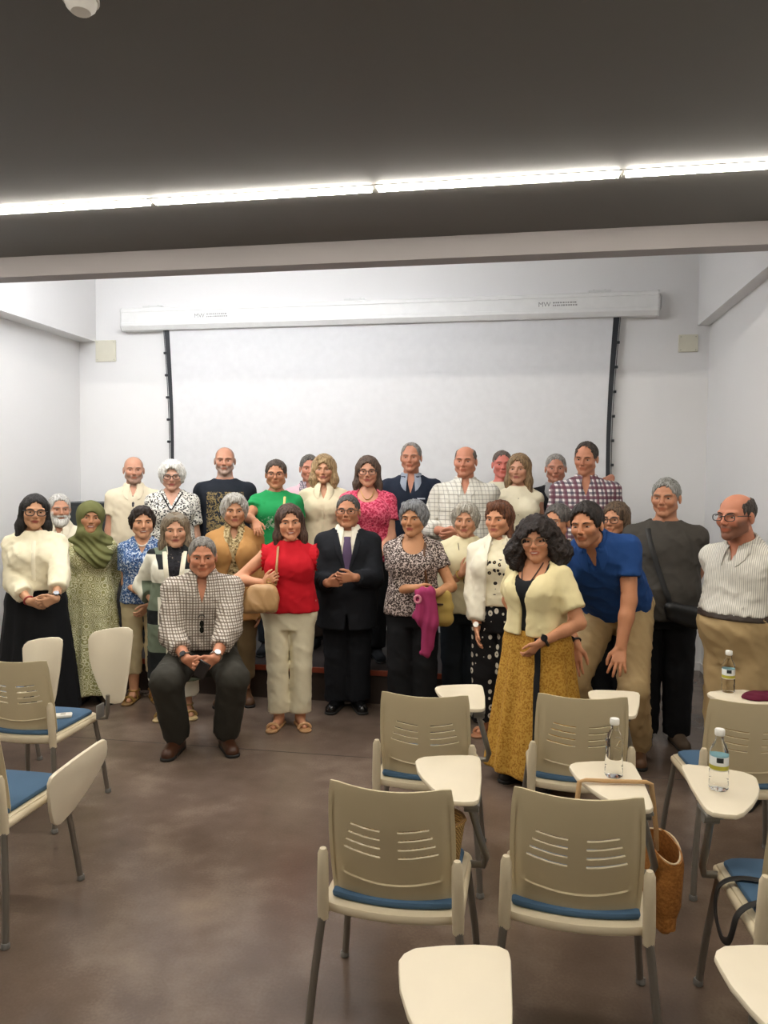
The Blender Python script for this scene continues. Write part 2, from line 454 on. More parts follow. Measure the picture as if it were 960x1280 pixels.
def eye_mesh():
    V = []; Fc = []; n, m = 16, 4
    V.append((0, -.0055, 0))
    for r in range(1, m+1):
        q = r/m
        for k in range(n):
            a = 2*math.pi*k/n; z = .0056*math.sin(a)*(1-.35*abs(math.cos(a))**3)
            V.append((.0155*q*math.cos(a), -.0055*(1-q*q)+.003*(q == 1), z*q))
    for k in range(n): Fc.append((0, 1+k, 1+(k+1) % n))
    for r in range(m-1):
        for k in range(n): Fc.append((1+r*n+k, 1+(r+1)*n+k, 1+(r+1)*n+(k+1) % n, 1+r*n+(k+1) % n))
    me = bpy.data.meshes.new('eye'); me.from_pydata(V, [], Fc); uv = me.uv_layers.new(name='UVMap')
    for l in me.loops:
        v = me.vertices[l.vertex_index].co; uv.data[l.index].uv = (.5+v.x/.031, .5+v.z/.0140)
    me.polygons.foreach_set('use_smooth', np.ones(len(me.polygons), bool)); me.materials.append(EYE); return me
EYE_ME = eye_mesh()
def sdf_obj(name, fd, mat, parent):
    V, Q = fd.mesh()
    if len(Q) == 0: return None
    return obj(name, mesh_np(name, V, Q), mat, parent)
def box_field(prims, h, pad=.03):
    lo = np.min([p[0] for p in prims], 0)-pad; hi = np.max([p[1] for p in prims], 0)+pad
    return Field(*[np.arange(lo[i], hi[i]+h, h) for i in range(3)])

def make_hair(h, style, mat, root, th=.012, seed=0., extra=(), amp=.004, freq=55.):
    E = lambda c, r: ell(h, c, r); L = lambda a, b, ra, rb: rc(h.p(*a), h.p(*b), ra*h.s, rb*h.s)
    S = []; sub = []; cutf = None; g = .0070
    men = style in ('short', 'receding', 'fringe'); cap = E((0, -.014, .036), (.0745+th*(.5 if men else .9), .096+th*(.75 if men else 1.), .083+th*1.1))
    S.append((cap, .02))
    win = E((0, .118, -.022), (.080, .100, .112))
    if style in ('short', 'receding', 'fringe'):
        if style == 'receding': win = E((0, .125, .0), (.071, .125, .128))
        if style == 'fringe': sub.append((E((0, .035, .105), (.064, .115, .080)), .01)); win = E((0, .13, -.0), (.083, .13, .16))
        sub += [(win, .012)]
        sub += [(func(h.p(0, 0, 0)-.3, h.p(0, 0, 0)+.3, lambda X, Y, Z: (lambda q: np.maximum(q[2]-(-.012-.9*np.minimum(q[1]+.035, 0)*1.), -(q[1]+.06))*h.s)(h.loc(X, Y, Z))), .01)]
        sub += [(func(h.p(0, 0, 0)-.3, h.p(0, 0, 0)+.3, lambda X, Y, Z: (h.loc(X, Y, Z)[2]+.062)*h.s), .01)]
    elif style == 'crop':                   # short women's cut with body
        S += [(L((s*.062, -.02, .02), (s*.066, -.012, -.035), .028+th*.4, .022), .03) for s in (-1, 1)]
        S += [(L((0, -.07, .02), (0, -.07, -.06), .05, .035), .03), (L((-.04, .055, .095), (.035, .06, .09), .020+th*.3, .022+th*.3), .02)]
        sub += [(E((0, .120, -.030), (.067, .092, .106)), .012)]
    elif style == 'bob':
        S += [(L((s*.066, -.01, .03), (s*.082, .005, -.105), .030, .030), .03) for s in (-1, 1)]
        S += [(L((0, -.07, .02), (0, -.065, -.11), .055, .050), .03)]
        sub += [(E((0, .117, -.032), (.062, .096, .110)), .010)]
    elif style == 'long':
        for s in (-1, 1): S += [(L((s*.064, -.005, .03), (s*.078, .0, -.10), .030, .034), .03), (L((s*.078, .0, -.10), (s*.088, .01, -.20), .034, .022), .03)]
        S += [(L((0, -.07, .02), (0, -.075, -.19), .055, .050), .04)]
        sub += [(E((0, .117, -.034), (.061, .098, .114)), .010)]
    elif style == 'curly':
        for s in (-1, 1): S += [(L((s*.06, -.01, .045), (s*.125, .0, -.07), .060, .062), .03), (L((s*.12, -.0, -.07), (s*.11, .015, -.135), .058, .045), .03)]
        S += [(L((0, -.06, .05), (0, -.08, -.12), .07, .085), .04), (L((-.03, .03, .10), (.03, .03, .10), .035, .035), .02)]
        sub += [(E((0, .115, -.050), (.058, .090, .112)), .010)]
    elif style == 'wavy':
        for s in (-1, 1): S += [(L((s*.064, -.005, .04), (s*.082, .005, -.09), .036, .042), .03), (L((s*.082, .005, -.09), (s*.080, .02, -.145), .040, .024), .03)]
        S += [(L((0, -.06, .04), (0, -.07, -.13), .06, .06), .04), (L((-.035, .06, .098), (.035, .06, .098), .022, .022), .02)]
        sub += [(E((0, .118, -.050), (.058, .090, .114)), .010)]
    elif style == 'tied':
        S += [(L((0, -.09, .02), (0, -.125, .01), .04, .032), .02)]
        sub += [(E((0, .120, -.024), (.074, .098, .110)), .010)]
        sub += [(func(h.p(0, 0, 0)-.3, h.p(0, 0, 0)+.3, lambda X, Y, Z: (lambda q: np.maximum(q[2]-(-.0-.5*np.minimum(q[1]+.03, 0)), -(q[1]+.07))*h.s)(h.loc(X, Y, Z))), .01)]
        sub += [(func(h.p(0, 0, 0)-.3, h.p(0, 0, 0)+.3, lambda X, Y, Z: (h.loc(X, Y, Z)[2]+.07)*h.s), .01)]
    for e in extra: S.append((L(*e), .02))
    fd = box_field([p for p, _ in S], g, .02)
    for p, k in S: fd.add(p, k)
    def wv(X, Y, Z):
        q = h.loc(X, Y, Z)
        if style == 'curly': return .010*wob(q[0], q[1], q[2], 95., seed)+.006*wob(q[0], q[1], q[2], 190., seed+2)
        if style == 'wavy': return .005*wob(q[0], q[1], q[2]*.6, 120., seed)+.003*wob(q[0], q[1], q[2], 200., seed+2)
        if men or style in ('crop', 'tied'):
            ph = np.arctan2(q[0], q[1]+.03); el = np.arctan2(q[2]-.01, np.sqrt(q[0]**2+(q[1]+.02)**2))
            return amp*(np.sin(ph*17+3*np.sin(el*4+seed)+seed)*.8+np.sin(ph*41+2*np.sin(el*7+seed*2)+2*seed)*.7+.6*wob(q[0], q[1], q[2], 70., seed))*(1.15 if style == 'crop' else .7)
        return amp*(wob(q[0]+.25*q[2], q[1], q[2]*.35, freq*2, seed)+.8*wob(q[0]-.3*q[2], q[1]+.2*q[0], q[2]*.3, freq*4.2, seed+1.))
    fd.warp(wv)
    def jag(pr):
        ev0 = pr[2]
        def ev(X, Y, Z):
            q = h.loc(X, Y, Z); return ev0(X, Y, Z)+(.006*np.sin(q[0]*330+seed+4*np.sin(q[2]*40))+.004*np.sin(q[0]*150-q[2]*210+2*seed))*h.s
        return pr[0], pr[1], ev
    for p, k in sub: fd.sub(p if style == 'fringe' else jag(p), k)
    return sdf_obj('hair', fd, mat, root)

def person(label, hp, Y, base=0., sex='m', ws=1., belly=0., turn=0., look=0., nod=0., tilt=0., hh=None, tone='c98f6e',
           hair=('short', '8a8580', '4a4642'), hth=.012, brow='3a2f28', beard=None, scalp=None, glasses=None, A=None, B=None,
           top=None, over=None, bottom=None, feet=None, pose=None, lean=0., side=0., jaw=1., fat=0., lip=None, cat='person', hextra=(), H=None, stance=.075, nf=0., fw=1.08, smile=0, hseed=None, dt=None):
    dt = dt or (1.0 if base < .1 else 1.25)
    hh = hh or (.242 if sex == 'm' else .234); s = hh/.235
    tp = at_y(hp[0], hp[1], Y); thc = math.atan2(-tp[0], tp[1]); th = thc*.85+rad(turn)
    hth_top = hth*1.1 if hair else 0.
    Rt = rot('y', rad(side)) @ rot('x', rad(lean)); RT = Rt @ FLIP
    Ht = H or (tp[2]-base)
    H = Ht; shw = (.102 if sex == 'm' else .091)*(.4+.6*ws)
    # hip centre, then head from the torso; the root is set so that the crown falls on its place
    pose = pose or {}
    hipz = pose.get('hip', .527*H); hipc = V3(0, pose.get('hipy', 0.), hipz)
    T = Fr(hipc, RT)
    zr = base
    Rh = rot('z', thc+rad(look)-th) @ rot('x', rad(nod)) @ rot('y', rad(tilt))
    if lean or side or pose:
        hc = T.p(0, .012+.02*(lean > 15), .305*H+.075) + V3(0, -.02*(lean > 15), .052*s)
    else:
        hc = V3(0, -.012, H-hth_top-.1175*s)
    hc = hc+T.R[:, 1]*nf
    crown = hc+Rh @ V3(0, 0, .1175*s+hth_top)
    Rz = rot('z', th)
    off = Rz @ V3(hc[0], hc[1], 0)
    hw = at_y(hp[0], hp[1], Y)
    rl = V3(hw[0]-off[0], hw[1]-off[1], zr)
    if lean or side or pose:
        dz = (hw[2]-base)-crown[2]        # bring the crown to its measured height by raising or lowering the hips
        hipc = hipc+V3(0, 0, dz); T = Fr(hipc, RT); hc = hc+V3(0, 0, dz)
    def to_local(p): return Rz.T @ (np.asarray(p)-rl)
    def px(x, y, fw): return to_local(at_y(x, y, Y-fw))
    h = Fr(hc, Rh @ FLIP, s, fw)
    # ---- joints
    sh = {q: T.p(q*shw*H, -.008, .252*H) for q in (-1, 1)}
    ua, fa, hs = .178*H, .152*H, .178*(H/1.66 if H > 1.2 else 1.)*(1. if sex == 'm' else .93)
    arms = {}
    for q, a in ((-1, A), (1, B)):
        a = dict(a or {})
        if 'px' in a: tgt = px(*a['px'])
        elif 'loc' in a: tgt = V3(*a['loc'])
        else: tgt = sh[q]+V3(q*.035, -.05, -(ua+fa)*.985)
        el, wr = ik(sh[q], tgt, ua, fa, a.get('hint', (q*.55, .8, -.25)))
        d = nrm(wr-el)
        hd = V3(*a['dir']) if 'dir' in a else d
        arms[q] = (el, wr, nrm(hd), V3(*a.get('thumb', (0, -1, .1))), a.get('curl', .35), a)
    # ---- legs
    hx_ = .056*H; legs = {}
    ank = .052*H if not pose else .085
    for q in (-1, 1):
        hj = T.p(q*hx_, 0, -.005*H)
        if 'legs' in pose: kn, an = [V3(*v) for v in pose['legs'][q]]
        else: an = V3(q*stance, .03, .078); kn = V3(q*(stance+hx_)*.5, -.008, .275*H)
        legs[q] = (hj, kn, an, nrm(V3(*pose.get('toe', {}).get(q, (q*.28, -1, 0)))))
    ar = (.0290 if sex == 'm' else .0265)*H*(.5+.5*ws)
    # ---- skin
    body = [(torso_prim(T, H, sex, ws, belly*.8), .02)]
    if sex == 'f':
        body += [(ell(T, (q*.048*H, .058*H*ws, .195*H), (.044*H*ws, .030*H*ws, .042*H*ws)), .03) for q in (-1, 1)]
    nb = T.p(0, -.012, .285*H); nr = (.0635 if sex == 'm' else .0525)*(.6+.4*ws)
    body += [(rc(nb, h.p(0, -.022, -.05), nr*1.08, nr*.95), .035)]
    for q in (-1, 1):
        el, wr = arms[q][:2]; hj, kn, an, toe = legs[q]
        body += [(rc(T.p(q*.026*H, -.008, .292*H), sh[q], .020*H, ar*1.08), .04), (rc(sh[q], el, ar*1.08, ar*.86), .03),
                 (rc(el, el+(wr-el)*.35, ar*.86, ar*.84), .02), (rc(el+(wr-el)*.35, wr, ar*.84, ar*.58), .02),
                 (rc(hj, kn, .049*H*ws, .034*H), .04), (rc(kn, kn+(an-kn)*.35, .033*H, .034*H), .03), (rc(kn+(an-kn)*.35, an, .034*H, .022*H), .03),
                 (rc(an+V3(0, 0, -.035), an+toe*.125+V3(0, 0, -.055), .034, .022), .03), (rc(an-toe*.03+V3(0, 0, -.045), an+V3(0, 0, -.01), .03, .03), .02)]
    hands = []
    for q in (-1, 1):
        el, wr, d, t, curl, a = arms[q]
        if a.get('hide'): continue
        hands.append(hand_prims(wr, d, t, q, hs, curl, a.get('spread', .12)))
    HP, HS, EARS = head_prims(h, sex, jaw, fat)
    allp = [p for p, _ in body]; lo = np.min([p[0] for p in allp], 0); hi = np.max([p[1] for p in allp], 0)
    hlo, hhi = hc-.118*s, hc+.118*s; hi[2] = max(hi[2], hc[2]+.13*s)
    for _, a_, b_ in hands: lo = np.minimum(lo, a_); hi = np.maximum(hi, b_)
    lo[2] = max(lo[2], -.004)
    ax = []
    for i in range(3):
        fine = [(hlo[i], hhi[i]+.004, .0050)] + [(a_[i], b_[i], .0052) for _, a_, b_ in hands]
        ax.append(axis(lo[i]-.02, hi[i]+.03, .017, fine))
    fd = Field(*ax)
    for p, k in body: fd.add(p, k)
    for prs, _, _ in hands:
        for p, k in prs: fd.add(p, k)
    hd_ = Field(*ax)
    for p, k in HP: hd_.add(p, k)
    for p, k in HS: hd_.sub(p, k)
    for p, k in EARS: hd_.add(p, k)
    fd.F = smin(fd.F, hd_.F, .014)
    fd.cut(lambda X, Y_, Z: -Z+0*X+0*Y_)
    V, Q = fd.mesh()
    # keep the fine mesh on head and hands, merge the rest to a coarser surface
    keepv = np.linalg.norm(V-hc, axis=1) < .15*s
    for _, a_, b_ in hands: keepv |= ((V > a_-.03) & (V < b_+.03)).all(1)
    cs = .016*dt; key = np.floor(V/cs).astype(np.int64)+512; key = (key[:, 0]*2048+key[:, 1])*2048+key[:, 2]
    key = np.where(keepv, 10**15+np.arange(len(V)), key)
    _, inv = np.unique(key, return_inverse=True); cnt = np.bincount(inv)
    V = np.stack([np.bincount(inv, V[:, i])/cnt for i in range(3)], 1); Q = inv[Q]
    tri = np.concatenate([Q[:, [0, 1, 2]], Q[:, [0, 2, 3]]]); tri = tri[(tri[:, 0] != tri[:, 1]) & (tri[:, 1] != tri[:, 2]) & (tri[:, 0] != tri[:, 2])]
    _, ui = np.unique(np.sort(tri, 1), axis=0, return_index=True); tri = tri[np.sort(ui)]
    used = np.unique(tri); mp = np.zeros(len(V), np.int64); mp[used] = np.arange(len(used)); V = V[used]; tri = mp[tri]
    me = mesh_np('person', V, tri)
    # intrinsic skin colours: lips, cheeks, shaved beard, cropped scalp; socket shade is painted in
    c0 = np.array(hx(tone)); C = np.tile(c0, (len(V), 1)); q = np.stack(h.loc(V[:, 0], V[:, 1], V[:, 2]), 1)
    def blend(m, c):
        m = np.clip(m, 0, 1)[:, None]; C[:] = C*(1-m)+np.array(c)*m
    inh = (np.abs(q[:, 0]) < .1) & (q[:, 2] > -.125) & (np.abs(q[:, 1]) < .13)
    blend(inh*(.22*np.exp(-(((np.abs(q[:, 0])-.042)/.018)**2+((q[:, 2]+.028)/.018)**2))+.20*np.exp(-((q[:, 0]/.014)**2+((q[:, 2]+.03)/.018)**2)))*(q[:, 1] > .03), c0*np.array([1.05, .62, .55]))
    blend(inh*.30*np.exp(-(((np.abs(q[:, 0])-.031)/.02)**2+((q[:, 2]+.006)/.014)**2))*(q[:, 1] > .05), c0*.55)  # shade painted into the skin colour of the eye sockets
    if scalp:
        m = ((q[:, 2] > .045-.9*np.clip(q[:, 1]-.03, -.2, .2)*-.0) & ((q[:, 1] < .035) | (q[:, 2] > .085))) & (q[:, 2] > -.02-.5*np.clip(q[:, 1], -1, 0)*-1)
        m = np.clip((.045-q[:, 1])/.02, 0, 1)*np.clip((q[:, 2]+.02)/.02, 0, 1)
        blend(inh*m*scalp[1], hx(scalp[0]))
    if beard:
        bx = np.clip((-.040-q[:, 2])/.012, 0, 1)*np.clip((q[:, 1]-.0)/.02, 0, 1)+np.clip((-.005-q[:, 2])/.02, 0, 1)*np.clip((np.abs(q[:, 0])-.052)/.008, 0, 1)*np.clip((q[:, 1]+.0)/.01, 0, 1)
        bx = np.clip(bx, 0, 1)*(q[:, 2] > -.14)
        blend(((np.abs(q[:, 0]) < .1) & (np.abs(q[:, 1]) < .13))*bx*beard[1], hx(beard[0]))
    lipc = hx(lip) if lip else c0*np.array([.86, .60, .57])
    ml = (np.abs(q[:, 0]) < .027) & (q[:, 1] > .06)
    blend(ml*np.clip(1.35-np.sqrt((q[:, 0]/.024)**2+((q[:, 2]+.067-.10*np.abs(q[:, 0])*.9)/.0100)**2), 0, 1)*1.3, lipc)
    at = me.color_attributes.new('Col', 'FLOAT_COLOR', 'POINT'); at.data.foreach_set('color', np.c_[C, np.ones(len(C))].astype(np.float32).ravel())
    root = obj('person', me, SKIN, None, rl); root.rotation_euler.z = th
    prop(root, label, cat, 'people in the group')
    # ---- eyes, brows
    Rm = Matrix([list(r) for r in Rh]).to_4x4()
    for sgn in (-1, 1):
        fz = face_f(hd_, h, sgn*.0315, -.001)
        e = obj('eye', EYE_ME, None, root); e.matrix_local = Matrix.Translation(Vector(h.p(sgn*.0315, fz-.0005, -.001))) @ Rm @ Matrix.Scale(s*1.0, 4)
        if brow:
            pts = [h.p(sgn*x, face_f(hd_, h, sgn*x, z)+.0005, z) for x, z in ((.014, .017), (.024, .021), (.036, .0225), (.047, .0185))]
            MB().tube(pts, np.array([.0028, .0036, .0032, .0018])*s, 6).build('eyebrow', plain(brow, .9), root, True)
    if smile:
        pts = [h.p(x, face_f(hd_, h, x, -.067+.09*abs(x))+.0012, -.0665+.09*abs(x)) for x in (-.017, -.009, 0, .009, .017)]
        MB().tube(pts, np.array([.0014, .0030, .0034, .0030, .0014])*s, 6).build('teeth', plain('ded6c8', .3), root, True)
    if hair:
        st, c1, c2 = hair; sd = hseed if hseed is not None else hp[0]*.37
        hm = hairmat(c1, c2, st not in ('curly',))
        hob = make_hair(h, st, hm, root, hth, sd, hextra)
    if glasses:
        gf = max(face_f(hd_, h, .0315, -.0), face_f(hd_, h, .0, .004)-.006)+.012; hw_, hz_ = glasses[1], glasses[2]; r_ = glasses[3]
        g = MB()
        for sgn in (-1, 1):
            ring = []
            for k in range(18):
                a = 2*math.pi*k/18; ca, sa = math.cos(a), math.sin(a)
                x = hw_*abs(ca)**.7*np.sign(ca); z = hz_*abs(sa)**.7*np.sign(sa)
                ring.append(h.p(sgn*.0345+x, gf-.10*abs(sgn*.0345+x)**1.5*3.0, z-.003))
            g.tube(ring, r_*s, 5, True)
            g.tube([h.p(sgn*(.0345+hw_), gf-.012-.014, .006), h.p(sgn*.080, .02, .008), h.p(sgn*.084, -.025, .0)], r_*s, 5)
        g.tube([h.p(-.0345+hw_, gf-.001, .003), h.p(0, gf+.003, .005), h.p(.0345-hw_, gf-.001, .003)], r_*s, 5)
        g.build('eyeglasses', plain(glasses[0], .35), root, True)
    ctx = dict(root=root, T=T, H=H, h=h, s=s, sh=sh, arms=arms, legs=legs, sex=sex, ws=ws, belly=belly, ar=ar, nb=nb, nr=nr, px=px, hs=hs, th=th, rl=rl, Rz=Rz, hd=hd_, nm=label, dt=dt)
    ctx['field_skin'] = fd
    # ---- clothes
    if bottom: make_bottom(ctx, **bottom)
    if top:
        for t_ in (top if isinstance(top, list) else [top]): make_top(ctx, **t_)
    if feet: make_feet(ctx, *feet)
    return ctx

def make_top(c, mat, name='shirt', sl=.5, ease=.012, hem=-.03, neck=('crew', 1.15), loose=.6, collar=None, open=None, wr=.004, slw=.010, cuff=None, skirt=None, folds=None, seed=None, buttons=None, hemw=None, g=.0118, flip=False):
    g = g*(1.0 if c['dt'] < 1.1 else 1.15)
    T, H, sex, ws = c['T'], c['H'], c['sex'], c['ws']; ar = c['ar']; seed = c['rl'][0]*7.3+ease*99 if seed is None else seed
    P = [(torso_prim(T, H, sex, ws, c['belly'], ease, hem, .312, loose, skirt, folds), .02)]
    if sex == 'f': P += [(ell(T, (q*.046*H, .058*H*ws, .193*H), (.047*H*ws+ease*.5, .030*H*ws+ease*.8, .046*H*ws+ease*.5)), .05) for q in (-1, 1)]
    for q in (-1, 1):
        sh = c['sh'][q]; el, wr_ = c['arms'][q][:2]
        P.append((rc(T.p(q*.028*H, -.008, .291*H), sh, .020*H+ease*.6, ar*1.08+(slw if (sl[0] if isinstance(sl, tuple) else sl) > .05 else .011)), .04))
        s_ = sl[0 if q < 0 else 1] if isinstance(sl, tuple) else sl
        if s_ > 0:
            e1 = sh+(el-sh)*min(s_, 1.); P.append((rc(sh, e1, ar*1.08+slw, ar*.95+slw*1.5, flat=s_ <= 1), .016))
            if s_ > 1:
                e2 = el+(wr_-el)*(s_-1); P.append((rc(el, e2, ar*.95+slw*1.5, ar*(.9-.28*(s_-1))+slw*(1.6 if cuff == 'wide' else 1.), flat=True), .016))
    fd = box_field([p for p, _ in P], g, .03)
    for p, k in P: fd.add(p, k)
    # hem is flat: nothing of the trunk hangs below it except the sleeves
    if wr:
        def wv(X, Y, Z):
            x, f, w_ = T.loc(X, Y, Z)
            r1 = 1-np.abs(wob(x*.9+w_*.6, f, w_*.9, 30., seed)); r2 = 1-np.abs(wob(x-w_*.45, f, w_*1.2, 52., seed+4))
            return -wr*1.5*(r1**3-.4)-wr*1.0*(r2**3-.4)
        fd.warp(wv)
    nt, nv = neck[0], neck[1:]
    nb, hh_ = c['nb'], c['h']
    ax = nrm(hh_.p(0, -.022, -.05)-nb)
    if nt in ('crew', 'v', 'scoop', 'boat'):
        r0 = c['nr']*nv[0]
        fd.sub(rc(nb-ax*.005, nb+ax*.2, r0, r0*1.25), .006)
    if nt == 'scoop':
        fd.sub(ell(T, (0, .06, .282*H), (nv[1], .12, nv[2])), .006)
    if nt == 'v':
        dep, half = nv[1]*.8, nv[2]*.72; w1 = .30*H
        lo = T.p(0, .1, .2*H)-.35; hi = T.p(0, .1, .2*H)+.35
        def ev(X, Y, Z):
            x, f, w_ = T.loc(X, Y, Z); t = (w_-(w1-dep))/dep
            return np.maximum(np.abs(x)-half*t, -f)
        fd.sub(func(lo, hi, ev), .005)
    if open:
        ws_ = np.array([o[0] for o in open])*H; l_ = np.array([o[1] for o in open]); r_ = np.array([o[2] for o in open])
        lo = T.p(0, .1, 0)-.9; hi = T.p(0, .1, 0)+.9
        def ev2(X, Y, Z):
            x, f, w_ = T.loc(X, Y, Z); a, b = np.interp(w_, ws_, l_), np.interp(w_, ws_, r_)
            return np.maximum(np.abs(x-(a+b)/2)-(b-a)/2, -f)
        fd.sub(func(lo, hi, ev2), .004)
    ob = sdf_obj(name, fd, mat, c['root']); c['field_'+name] = fd; c['cur'] = name
    if collar: make_collar(c, collar, ease, open is None and nt != 'stand')
    if buttons:
        b0, b1, n, cm, bx = buttons
        m = MB()
        for i in range(n):
            w_ = (b0+(b1-b0)*i/(n-1))*H; p = None
            for f in np.arange(.30, .02, -.002):
                if sample(fd, T.p(bx, f, w_)) < 0: p = T.p(bx, f, w_); break
            if p is not None:
                mb = MB().lathe([(.0001, -.002), (.006, -.002), (.0065, .001), (.0001, .0015)], 8)
                fwd = nrm(T.R[:, 1]); R_ = Matrix((nrm(np.cross([0, 0, 1], fwd)), [0, 0, 1], fwd)).transposed()
                o = mb.build('button', cm, ob, True); o.matrix_local = Matrix.Translation(Vector(p)) @ R_.to_4x4()
    c['field_'+name] = fd
    return ob
def surf(c, name, x, w_):
    """front surface point of a garment at side x (m) and height w (H units above the hip)"""
    fd, T, H = c['field_'+name], c['T'], c['H']
    for f in np.arange(.34, -.05, -.003):
        p = T.p(x, f, w_*H)
        if all(fd.a[i][0] < p[i] < fd.a[i][-1] for i in range(3)) and sample(fd, p) < 0: return p+T.R[:, 1]*.002
    return T.p(x, .1, w_*H)
def make_collar(c, mat, ease, vee=True):
    T, H, nr = c['T'], c['H'], c['nr']; nb = c['nb']; ax = nrm(c['h'].p(0, -.022, -.05)-nb)
    R0 = nr*1.12+.042; R1 = nr*1.08+.012
    b0 = nb+ax*.016; b1 = nb+ax*.080
    out = rc(b0, b1, R0, R1)
    fd = box_field([out], .0066, .02); fd.add(out, .002)
    fd.cut(lambda X, Y, Z: np.maximum((X-b1[0])*ax[0]+(Y-b1[1])*ax[1]+(Z-b1[2])*ax[2], -((X-b0[0])*ax[0]+(Y-b0[1])*ax[1]+(Z-b0[2])*ax[2])-.022))
    fd.sub(rc(nb-ax*.1, b1+ax*.05, nr*1.16, nr*1.08), .003)
    lo = b0-.2; hi = b0+.2
    def ev(X, Y, Z):
        x, f, w_ = T.loc(X, Y, Z); t = np.clip((w_-.266*H)/.075, 0, 1.4)
        return np.maximum(np.abs(x)-(.010+.034*t), -f)
    fd.sub(func(lo, hi, ev), .003)
    fwd = nrm(T.R[:, 1]-ax*(T.R[:, 1]@ax)); sdv = nrm(T.R[:, 0]-ax*(T.R[:, 0]@ax))
    for q in (-1, 1):                        # folded collar points lying on the shirt front
        def rad_pt(hgt, ang, rr): return nb+ax*hgt+(fwd*math.cos(ang)+sdv*q*math.sin(ang))*rr
        top = [rad_pt(.070, a_, nr*1.05+.012) for a_ in (.34, .62, .95, 1.3, 1.65)]
        low = [surf(c, c['cur'], q*.040, .240)+T.R[:, 1]*.008, surf(c, c['cur'], q*.060, .248)+T.R[:, 1]*.007, surf(c, c['cur'], q*.078, .262)+T.R[:, 1]*.006, surf(c, c['cur'], q*.090, .276)+T.R[:, 1]*.004+V3(0, 0, .004), rad_pt(.030, 1.65, nr+.045)]
        V = []; n = 5
        for i in range(n):
            for t_ in (0., .5, 1.):
                p_ = top[i]*(1-t_)+low[i]*t_; V.append(p_+(T.R[:, 1]*.010+V3(0, 0, .006))*(1-abs(2*t_-1)))
        Fc = [(3*i+j, 3*i+j+1, 3*i+j+4, 3*i+j+3) for i in range(n-1) for j in range(2)]
        inn = [v-T.R[:, 1]*.005-V3(0, 0, .002) for v in V]; m_ = len(V); Fc += [tuple(k+m_ for k in f)[::-1] for f in Fc]
        rim = [0, 3, 6, 9, 12, 13, 14, 11, 8, 5, 2, 1]; Fc += [(rim[k], rim[(k+1) % 12], rim[(k+1) % 12]+m_, rim[k]+m_) for k in range(12)]
        MB().add(V+inn, Fc).build('collar_flap', mat, c['root'], True)
    return sdf_obj('collar', fd, mat, c['root'])
def make_bottom(c, kind='trousers', mat=None, hem=.10, ease=.010, hemr=.075, wide=.0, top=.085, folds=None, name=None, belt=None, skirt=None, wr=.004, seed=3., kner=None):
    T, H, sex, ws = c['T'], c['H'], c['sex'], c['ws']
    if kind == 'skirt':
        wlo = (hem-T.o[2])/H
        P = [(torso_prim(T, H, sex, ws, c['belly'], ease, wlo, top, .0, skirt or (top, wide), folds), .02)]
        fd = box_field([p for p, _ in P], .013, .03)
        for p, k in P: fd.add(p, k)
        ob = sdf_obj(name or 'skirt', fd, mat, c['root']); c['field_skirt'] = fd
        return ob
    P = [(torso_prim(T, H, sex, ws, c['belly']*.72, ease, -.085, top, 0.), .02)]
    kr = kner or .045*H
    for q in (-1, 1):
        hj, kn, an, toe = c['legs'][q]; d = nrm(an-kn); e = an+d*(an[2]-hem)/max(abs(d[2]), .3) if abs(d[2]) > .3 else an
        P += [(rc(hj+V3(0, 0, .0), kn, .052*H*ws+ease, kr+ease), .014), (rc(kn, e, kr+ease, hemr, flat=True), .014)]
    fd = box_field([p for p, _ in P], .012 if c['dt'] < 1.1 else .020, .03)
    for p, k in P: fd.add(p, k)
    def wv(X, Y, Z): return -wr*1.6*((1-np.abs(wob(X*.8+Z*.5, Y, Z*.8, 26., seed)))**3-.4)-wr*((1-np.abs(wob(X*.6, Y, Z*1.4+X, 46., seed+2)))**3-.4)
    fd.warp(wv)
    ob = sdf_obj(name or 'trousers', fd, mat, c['root']); c['field_trousers'] = fd
    if belt:
        Wz = top*H-.018; pr = torso_prim(T, H, sex, ws, c['belly']*.72, ease+.006, top-.014, top+.008, 0.)
        f2 = box_field([pr], .0075, .02); f2.add(pr, .002); sdf_obj('belt', f2, belt, c['root'])
    return ob
